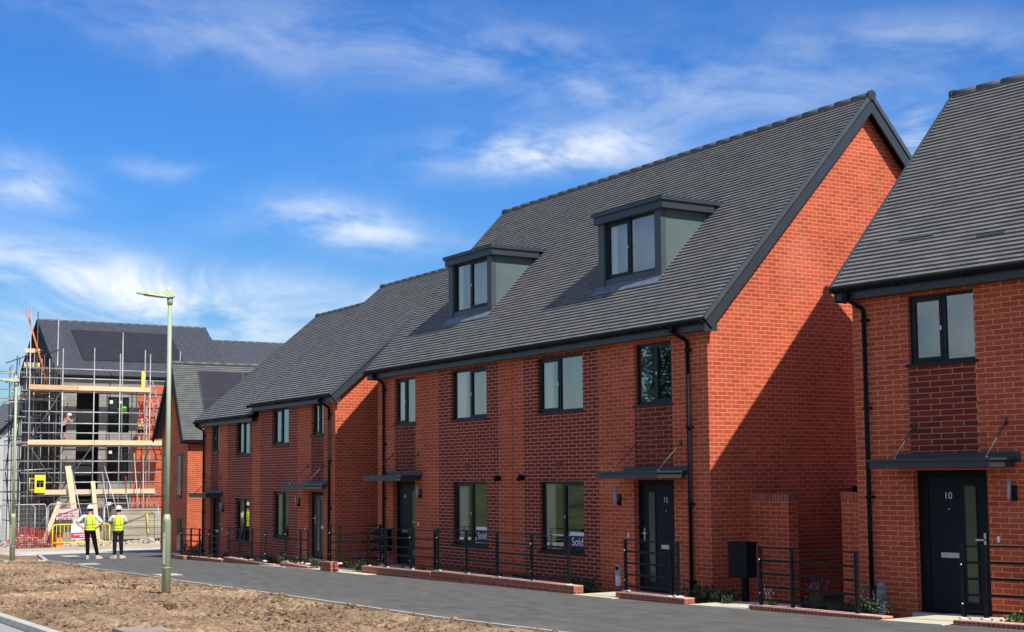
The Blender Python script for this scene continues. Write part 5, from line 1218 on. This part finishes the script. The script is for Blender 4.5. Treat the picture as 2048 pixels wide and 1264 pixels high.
# ================================================================== sun and sky
sdir = Vector((1.76, .16, 1.87)).normalized()
el = math.asin(sdir.z); az = math.atan2(sdir.x, sdir.y)
sl = bpy.data.lights.new('sun', 'SUN'); sl.energy = 3.7; sl.angle = R(.53); sl.color = (1, .95, .87); so = bpy.data.objects.new('sun', sl); COL.objects.link(so)
so.rotation_euler = (-sdir).to_track_quat('-Z', 'Y').to_euler()
wd = bpy.data.worlds.new('World'); S.world = wd; wd.use_nodes = True; t = wd.node_tree; t.nodes.clear()
L = t.links.new
out = nd(t, 'ShaderNodeOutputWorld'); bg = nd(t, 'ShaderNodeBackground'); bg.inputs['Strength'].default_value = .07; L(bg.outputs[0], out.inputs[0])
sky = nd(t, 'ShaderNodeTexSky'); sky.sky_type = 'NISHITA'; sky.sun_disc = False; sky.sun_elevation = el; sky.sun_rotation = az; sky.air_density = 1.0; sky.dust_density = .4; sky.ozone_density = 2.2; sky.altitude = 50
tc = nd(t, 'ShaderNodeTexCoord'); sep = nd(t, 'ShaderNodeSeparateXYZ'); L(tc.outputs['Generated'], sep.inputs[0])
def mth(op, a, b=None, clamp=False):
    n = nd(t, 'ShaderNodeMath', operation=op, use_clamp=clamp)
    for i, v in enumerate((a, b)):
        if v is None: continue
        if isinstance(v, (int, float)): n.inputs[i].default_value = v
        else: L(v, n.inputs[i])
    return n.outputs[0]
AZ = mth('ARCTAN2', mth('MULTIPLY', sep.outputs[0], -1), sep.outputs[1])       # 0 = +Y, positive toward -X
hyp = mth('SQRT', mth('ADD', mth('MULTIPLY', sep.outputs[0], sep.outputs[0]), mth('MULTIPLY', sep.outputs[1], sep.outputs[1])))
EL = mth('ARCTAN2', sep.outputs[2], hyp)
def pixdir(px, py):
    d = (fw + rr*(px-1024)/F_ + uu*(709.085-py)/F_).normalized(); return math.atan2(-d.x, d.y), math.asin(d.z)
comb = nd(t, 'ShaderNodeCombineXYZ'); L(AZ, comb.inputs[0]); L(EL, comb.inputs[1])
def wisps(scale, sx, sy, rot, detail=8, rough=.62, dist=.8, seed=0):
    mp = nd(t, 'ShaderNodeMapping'); mp.inputs['Rotation'].default_value = (0,0,rot); mp.inputs['Scale'].default_value = (sx, sy, 1); mp.inputs['Location'].default_value = (seed, seed*.7, seed*.3); L(comb.outputs[0], mp.inputs[0])
    n = nd(t, 'ShaderNodeTexNoise', Scale=scale, Detail=detail, Roughness=rough, Distortion=dist); L(mp.outputs[0], n.inputs[0]); return n.outputs['Fac']
def mrange(v, a, b, c=0, d=1, smooth=True):
    n = nd(t, 'ShaderNodeMapRange'); n.interpolation_type = 'SMOOTHSTEP' if smooth else 'LINEAR'; L(v, n.inputs[0])
    for i, q in enumerate((a,b,c,d)): n.inputs[i+1].default_value = q
    return n.outputs[0]
W1 = wisps(8, 1.0, 2.4, .22, rough=.58, dist=.6, seed=3.1); W2 = wisps(22, 1.0, 2.6, -.25, rough=.6, dist=.6, seed=8.3); W3 = wisps(4, 1, 2, .35, detail=5, seed=1.7)
wisp = mrange(mth('ADD', mth('MULTIPLY', W1, .62), mth('MULTIPLY', W2, .38)), .37, .66)
soft = mrange(W1, .30, .70)
total = None
wn = nd(t, 'ShaderNodeTexNoise', Scale=7, Detail=5, Roughness=.6); L(comb.outputs[0], wn.inputs[0]); ws = nd(t, 'ShaderNodeSeparateColor'); L(wn.outputs['Color'], ws.inputs[0])
AZW = mth('ADD', AZ, mth('MULTIPLY', mth('SUBTRACT', ws.outputs[0], .5), .09)); ELW = mth('ADD', EL, mth('MULTIPLY', mth('SUBTRACT', ws.outputs[1], .5), .035))
# (px, py, half-width px, half-height px, tilt (rise per px), strength, softness)
for px, py, sx, sy, tl, st, sf in ((170,555,400,52,-.07,1.15,.85),(240,640,460,62,0,.95,.9),(0,378,95,48,0,.72,.6),(280,325,75,18,0,.26,.5),(710,450,175,42,-.08,.95,.25),(1110,300,230,40,.02,1.05,.2),(1010,115,620,75,-.20,.30,.45),
                                (1500,150,520,90,0,.20,.7),(1815,300,60,75,.6,1.0,.5),(1850,90,280,60,-.1,.26,.7),(820,590,110,26,.15,.5,.5),(350,60,420,60,-.15,.24,.5),(500,720,420,50,0,.4,.9)):
    a0, e0 = pixdir(px, py); da = mth('SUBTRACT', AZW, a0); de = mth('SUBTRACT', ELW, e0)
    # +az is leftwards; tilt>0 rises to the right
    de2 = mth('ADD', de, mth('MULTIPLY', da, tl)); q = mth('ADD', mth('POWER', mth('ABSOLUTE', mth('DIVIDE', da, sx/F_)), 2), mth('POWER', mth('ABSOLUTE', mth('DIVIDE', de2, sy/F_)), 2))
    g = mth('EXPONENT', mth('MULTIPLY', q, -1)); v = mth('ADD', mth('MULTIPLY', wisp, 1-sf), mth('MULTIPLY', soft, sf)); v = mth('MULTIPLY', mth('MULTIPLY', g, st), v)
    total = v if total is None else mth('ADD', total, v)
# thin cirrus everywhere else, a little haze toward the horizon
gen = mth('MULTIPLY', mrange(W3, .45, .8), .08); total = mth('ADD', total, mth('MULTIPLY', gen, mth('ADD', .35, mth('MULTIPLY', wisp, .65))))
# broken cloud behind the viewer, over the road side
dotb = mth('ADD', mth('MULTIPLY', sep.outputs[1], -.93), mth('MULTIPLY', sep.outputs[2], .37))
back = mth('MULTIPLY', mrange(dotb, .25, .80), mth('ADD', .12, mth('MULTIPLY', soft, .34))); total = mth('ADD', total, back)
hz = mth('MULTIPLY', mrange(EL, .20, .0), .16); total = mth('ADD', total, hz, clamp=False); total = mth('MINIMUM', total, .93)
hsv = nd(t, 'ShaderNodeHueSaturation'); hsv.inputs['Saturation'].default_value = 1.28; hsv.inputs['Hue'].default_value = .507; hsv.inputs['Value'].default_value = 1.48; L(sky.outputs[0], hsv.inputs['Color'])
tn = nd(t, 'ShaderNodeMix', data_type='RGBA', blend_type='MULTIPLY'); tn.inputs[0].default_value = 1; L(hsv.outputs[0], tn.inputs[6]); tn.inputs[7].default_value = (.40,.70,.95,1)
mx = nd(t, 'ShaderNodeMix', data_type='RGBA'); L(total, mx.inputs[0]); 
lowd = nd(t, 'ShaderNodeVectorMath', operation='SCALE'); L(tn.outputs[2], lowd.inputs[0]); L(mrange(EL, 0, .26, .62, 1.0), lowd.inputs['Scale'])
L(lowd.outputs[0], mx.inputs[6]); mx.inputs[7].default_value = (9.0, 9.5, 10.0, 1); L(mx.outputs[2], bg.inputs['Color'])

S.view_settings.view_transform = 'Standard'; S.view_settings.look = 'None'; S.view_settings.exposure = .62; S.view_settings.gamma = 1
S.render.engine = 'CYCLES'; S.cycles.max_bounces = 6; S.cycles.transparent_max_bounces = 12

# tidy helper properties
for o in bpy.data.objects:
    if 'off' in o: del o['off']
